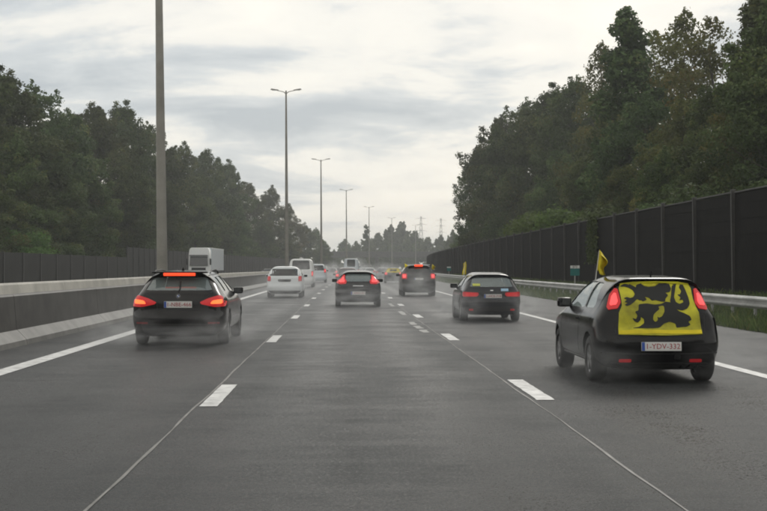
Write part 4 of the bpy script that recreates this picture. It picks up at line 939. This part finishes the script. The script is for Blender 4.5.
# ---- white lorry on the opposite carriageway, coming towards us
def lorry(lat, y):
    r = empty('lorry', RP(lat, y), head(y)); tag(r, 'white articulated lorry coming the other way beyond the median', 'lorry')
    cab = MB().prism([(-1.24, .45), (1.24, .45), (1.24, 3.1), (1.16, 3.75), (1.0, 3.92), (-1.0, 3.92), (-1.16, 3.75), (-1.24, 3.1)], 0, 2.25)
    cab.v = [(x, yy + (max(0, z - 2.2) * .28 if yy < .1 else 0), z) for x, yy, z in cab.v]
    cb_ = cab.mesh('cab', 'paint_van')
    bm = bmesh.new(); bm.from_mesh(cb_); bmesh.ops.bevel(bm, geom=bm.edges[:], offset=.08, segments=2, affect='EDGES'); bm.to_mesh(cb_); bm.free(); smooth(cb_, 40)
    mesh_obj('cab', cb_, r)
    MB().add([(-1.1, -.02, 1.75), (1.1, -.02, 1.75), (1.06, .20, 2.85), (-1.06, .20, 2.85), (-1.1, .1, 1.75), (1.1, .1, 1.75), (1.06, .3, 2.85), (-1.06, .3, 2.85)], [(0, 1, 2, 3), (4, 7, 6, 5), (0, 4, 5, 1), (1, 5, 6, 2), (2, 6, 7, 3), (3, 7, 4, 0)]).obj('windscreen', 'dark_glass', r)
    MB().box((0, -.06, 2.96), (2.2, .35, .12), .03).obj('sun_visor', 'black_plastic', r)
    MB().box((0, -.03, 1.2), (1.7, .08, .6), .02).obj('grille', 'black_plastic', r); MB().box((0, -.06, .6), (2.4, .14, .4), .04).obj('bumper', 'paint_mid', r)
    for s in (-1, 1):
        MB().box((s * .95, -.13, .66), (.36, .06, .2), .02).obj('headlight', 'headlamp', r)
        MB().box((s * 1.42, .15, 2.2), (.16, .12, .75), .03).obj('mirror', 'black_plastic', r)
        MB().box((s * 1.245, 1.0, 2.25), (.03, .8, .75), .01).obj('side_window', 'dark_glass', r)
    t_ = MB().box((0, 9.6, 2.52), (2.5, 13.6, 2.75), .04).obj('trailer', 'paint_pale', r)
    MB().box((0, 9.6, 1.05), (1.1, 13.3, .2)).obj('chassis', 'black_plastic', r)
    for k in range(13): MB().box((1.256, 3.3 + k * 1.05, 2.5), (.02, .05, 2.6)).obj('trailer_rib', 'paint_mid', t_)
    MB().box((0, 9.6, 3.91), (2.54, 13.64, .05), .01).obj('roof_edge', 'paint_van', t_)
    ty, rm, dk = wheel_meshes(.5, .32)
    for wy in (1.2, 4.6, 12.2, 13.5, 14.8):
        for s in (-1, 1): w_ = mesh_obj('wheel', ty, r, (s * 1.06, wy, .5), 0 if s > 0 else pi); mesh_obj('rim', rm, w_)
lorry(-18.3, 161.)

# ------------------------------------------------------------------ flags carried by the cars
def flag(name, loc, rz, lean, h, cloth, label, ph=.0, curl=.10):
    r = empty(name, loc, rz); r.rotation_euler = (lean[0], lean[1], rz); tag(r, label, 'flag', 'yellow flags on the cars')
    MB().tube([(0, 0, 0), (0, 0, h)], [.008, .006], 6).obj('pole', 'plate_white', r)
    nu, nv = 12, 10; vs, fs = [], []
    for j in range(nv + 1):
        for i in range(nu + 1):
            u, v_ = i / nu, j / nv; wv = sin(u * 7.5 + ph + v_ * 2.2) * curl * u; l = cloth[0] * u * float(np.interp(1 - v_, [0, .18, .34, .5, .66, .82, 1], [.25, .75, 1., .8, .5, .55, .72]))
            vs.append((l * cos(wv * 3) + .006, wv + .25 * l * u, h - cloth[1] * (1 - v_) - .12 * cloth[1] * u * u + .02 * sin(u * 5 + ph)))
    q = nu + 1
    for j in range(nv):
        for i in range(nu): fs.append((j * q + i, j * q + i + 1, (j + 1) * q + i + 1, (j + 1) * q + i))
    n0 = len(vs); me = MB().add(vs, fs).mesh('cloth', 'flag_yellow', 180); c = mesh_obj('cloth', me, r)
    md = c.modifiers.new('thickness', 'SOLIDIFY'); md.thickness = .003
    return r
# on the lion car: clipped at the top of the rear left window
flag('flag', (3.55, 18.75, 1.33), R(-25), (R(3), R(8), 0), .43, (.15, .30), 'crumpled yellow flag on a stick above the lion car', 1.2, .10)
flag('flag', (3.52, 39.2, 1.18), R(60), (R(2), R(7), 0), .50, (.13, .32), 'narrow yellow flag on a stick at the navy hatchback', .4, .08)
dx, dy = D.location.x, D.location.y
flag('flag', (dx - .70, dy + .8, 1.28), R(-60), (0, R(-4), 0), .44, (.26, .40), 'yellow cloth at the left roof corner of the dark off-road car', .2, .12)
flag('flag', (dx + .68, dy + .8, 1.30), R(-30), (0, R(12), 0), .40, (.26, .24), 'yellow cloth at the right roof corner of the dark off-road car', 2., .12)

# ------------------------------------------------------------------ air: haze and the spray thrown up by the wheels
def vol(name, dens, col=(.93, .95, .97), aniso=.25):
    m = bpy.data.materials.new(name); m.use_nodes = True; t = m.node_tree; t.nodes.clear()
    o = N(t, 'ShaderNodeOutputMaterial'); p = N(t, 'ShaderNodeVolumePrincipled', Density=dens, Anisotropy=aniso); p.inputs['Color'].default_value = (*col, 1)
    link(t, p.outputs[0], o.inputs['Volume']); M[name] = m; return m, p
HAZE = .00044
vol('haze_air', HAZE)
hz = MB().box((0, 1150, 24), (2900, 2640, 51)).obj('haze', 'haze_air'); hz['kind'] = 'stuff'
vol('road_mist', .0028)
mi = MB(); vs = []
for y in range(24, 325, 12):
    for a, b in ((-6.1, .02), (9.6, .02), (9.6, 1.0), (-6.1, 1.0)): vs.append(RP(a, y, b))
k = len(vs) // 4; mi.add(vs, [(4 * i + j, 4 * i + (j + 1) % 4, 4 * i + 4 + (j + 1) % 4, 4 * i + 4 + j) for i in range(k - 1) for j in range(4)] + [(0, 1, 2, 3), tuple(4 * (k - 1) + j for j in range(4))])
tag(mi.obj('road_mist', 'road_mist'), kind='stuff')
m, p = vol('wheel_spray', 0., (.95, .96, .97), .1); t = m.node_tree
g = N(t, 'ShaderNodeTexCoord'); ln = N(t, 'ShaderNodeVectorMath', operation='LENGTH'); link(t, g.outputs['Object'], ln.inputs[0])
n_ = N(t, 'ShaderNodeTexNoise', Scale=2.2, Detail=3); oi = N(t, 'ShaderNodeObjectInfo'); ad = N(t, 'ShaderNodeVectorMath', operation='ADD'); link(t, g.outputs['Object'], ad.inputs[0]); link(t, oi.outputs['Location'], ad.inputs[1]); link(t, ad.outputs[0], n_.inputs['Vector'])
f = mathn(t, 'POWER', mathn(t, 'SUBTRACT', 1., ln.outputs['Value'], True), 1.3)
link(t, mathn(t, 'MULTIPLY', f, mathn(t, 'MULTIPLY', mathn(t, 'SUBTRACT', n_.outputs[0], .36, True), 1.0)), p.inputs['Density'])
bm = bmesh.new(); bmesh.ops.create_icosphere(bm, subdivisions=3, radius=1); sm_ = bpy.data.meshes.new('spray'); bm.to_mesh(sm_); bm.free(); sm_.materials.append(M['wheel_spray'])
for lat, y, l, wd, h in ((-4.1, 25.7, 2.6, .9, .46), (-2.35, 25.9, 2.6, .9, .46), (-3.2, 24.9, 2.2, 1.7, .26), (3.3, 17.3, 1.9, .8, .42), (4.9, 17.2, 1.9, .8, .42),  (3.3, 37.6, 3., .8, .6), (5.0, 37.6, 3., .8, .6),
                         (.55, 49.8, 3.2, 1.6, .6), (-2.98, 66, 5., 1.7, .9), (3.95, 69.5, 5., 1.8, 1.), (-3.3, 100, 7, 2., 1.4), (4.4, 129, 8, 2., 1.3), (.2, 96, 7, 2., 1.2), (-2.6, 160, 10, 2.2, 1.6), (3.9, 165, 10, 2.2, 1.5), (.4, 185, 14, 2.4, 2.)):
    o = mesh_obj('spray', sm_, None, RP(lat, y, .12 + h * .5), head(y)); o.scale = (wd, l, h); tag(o, kind='stuff')
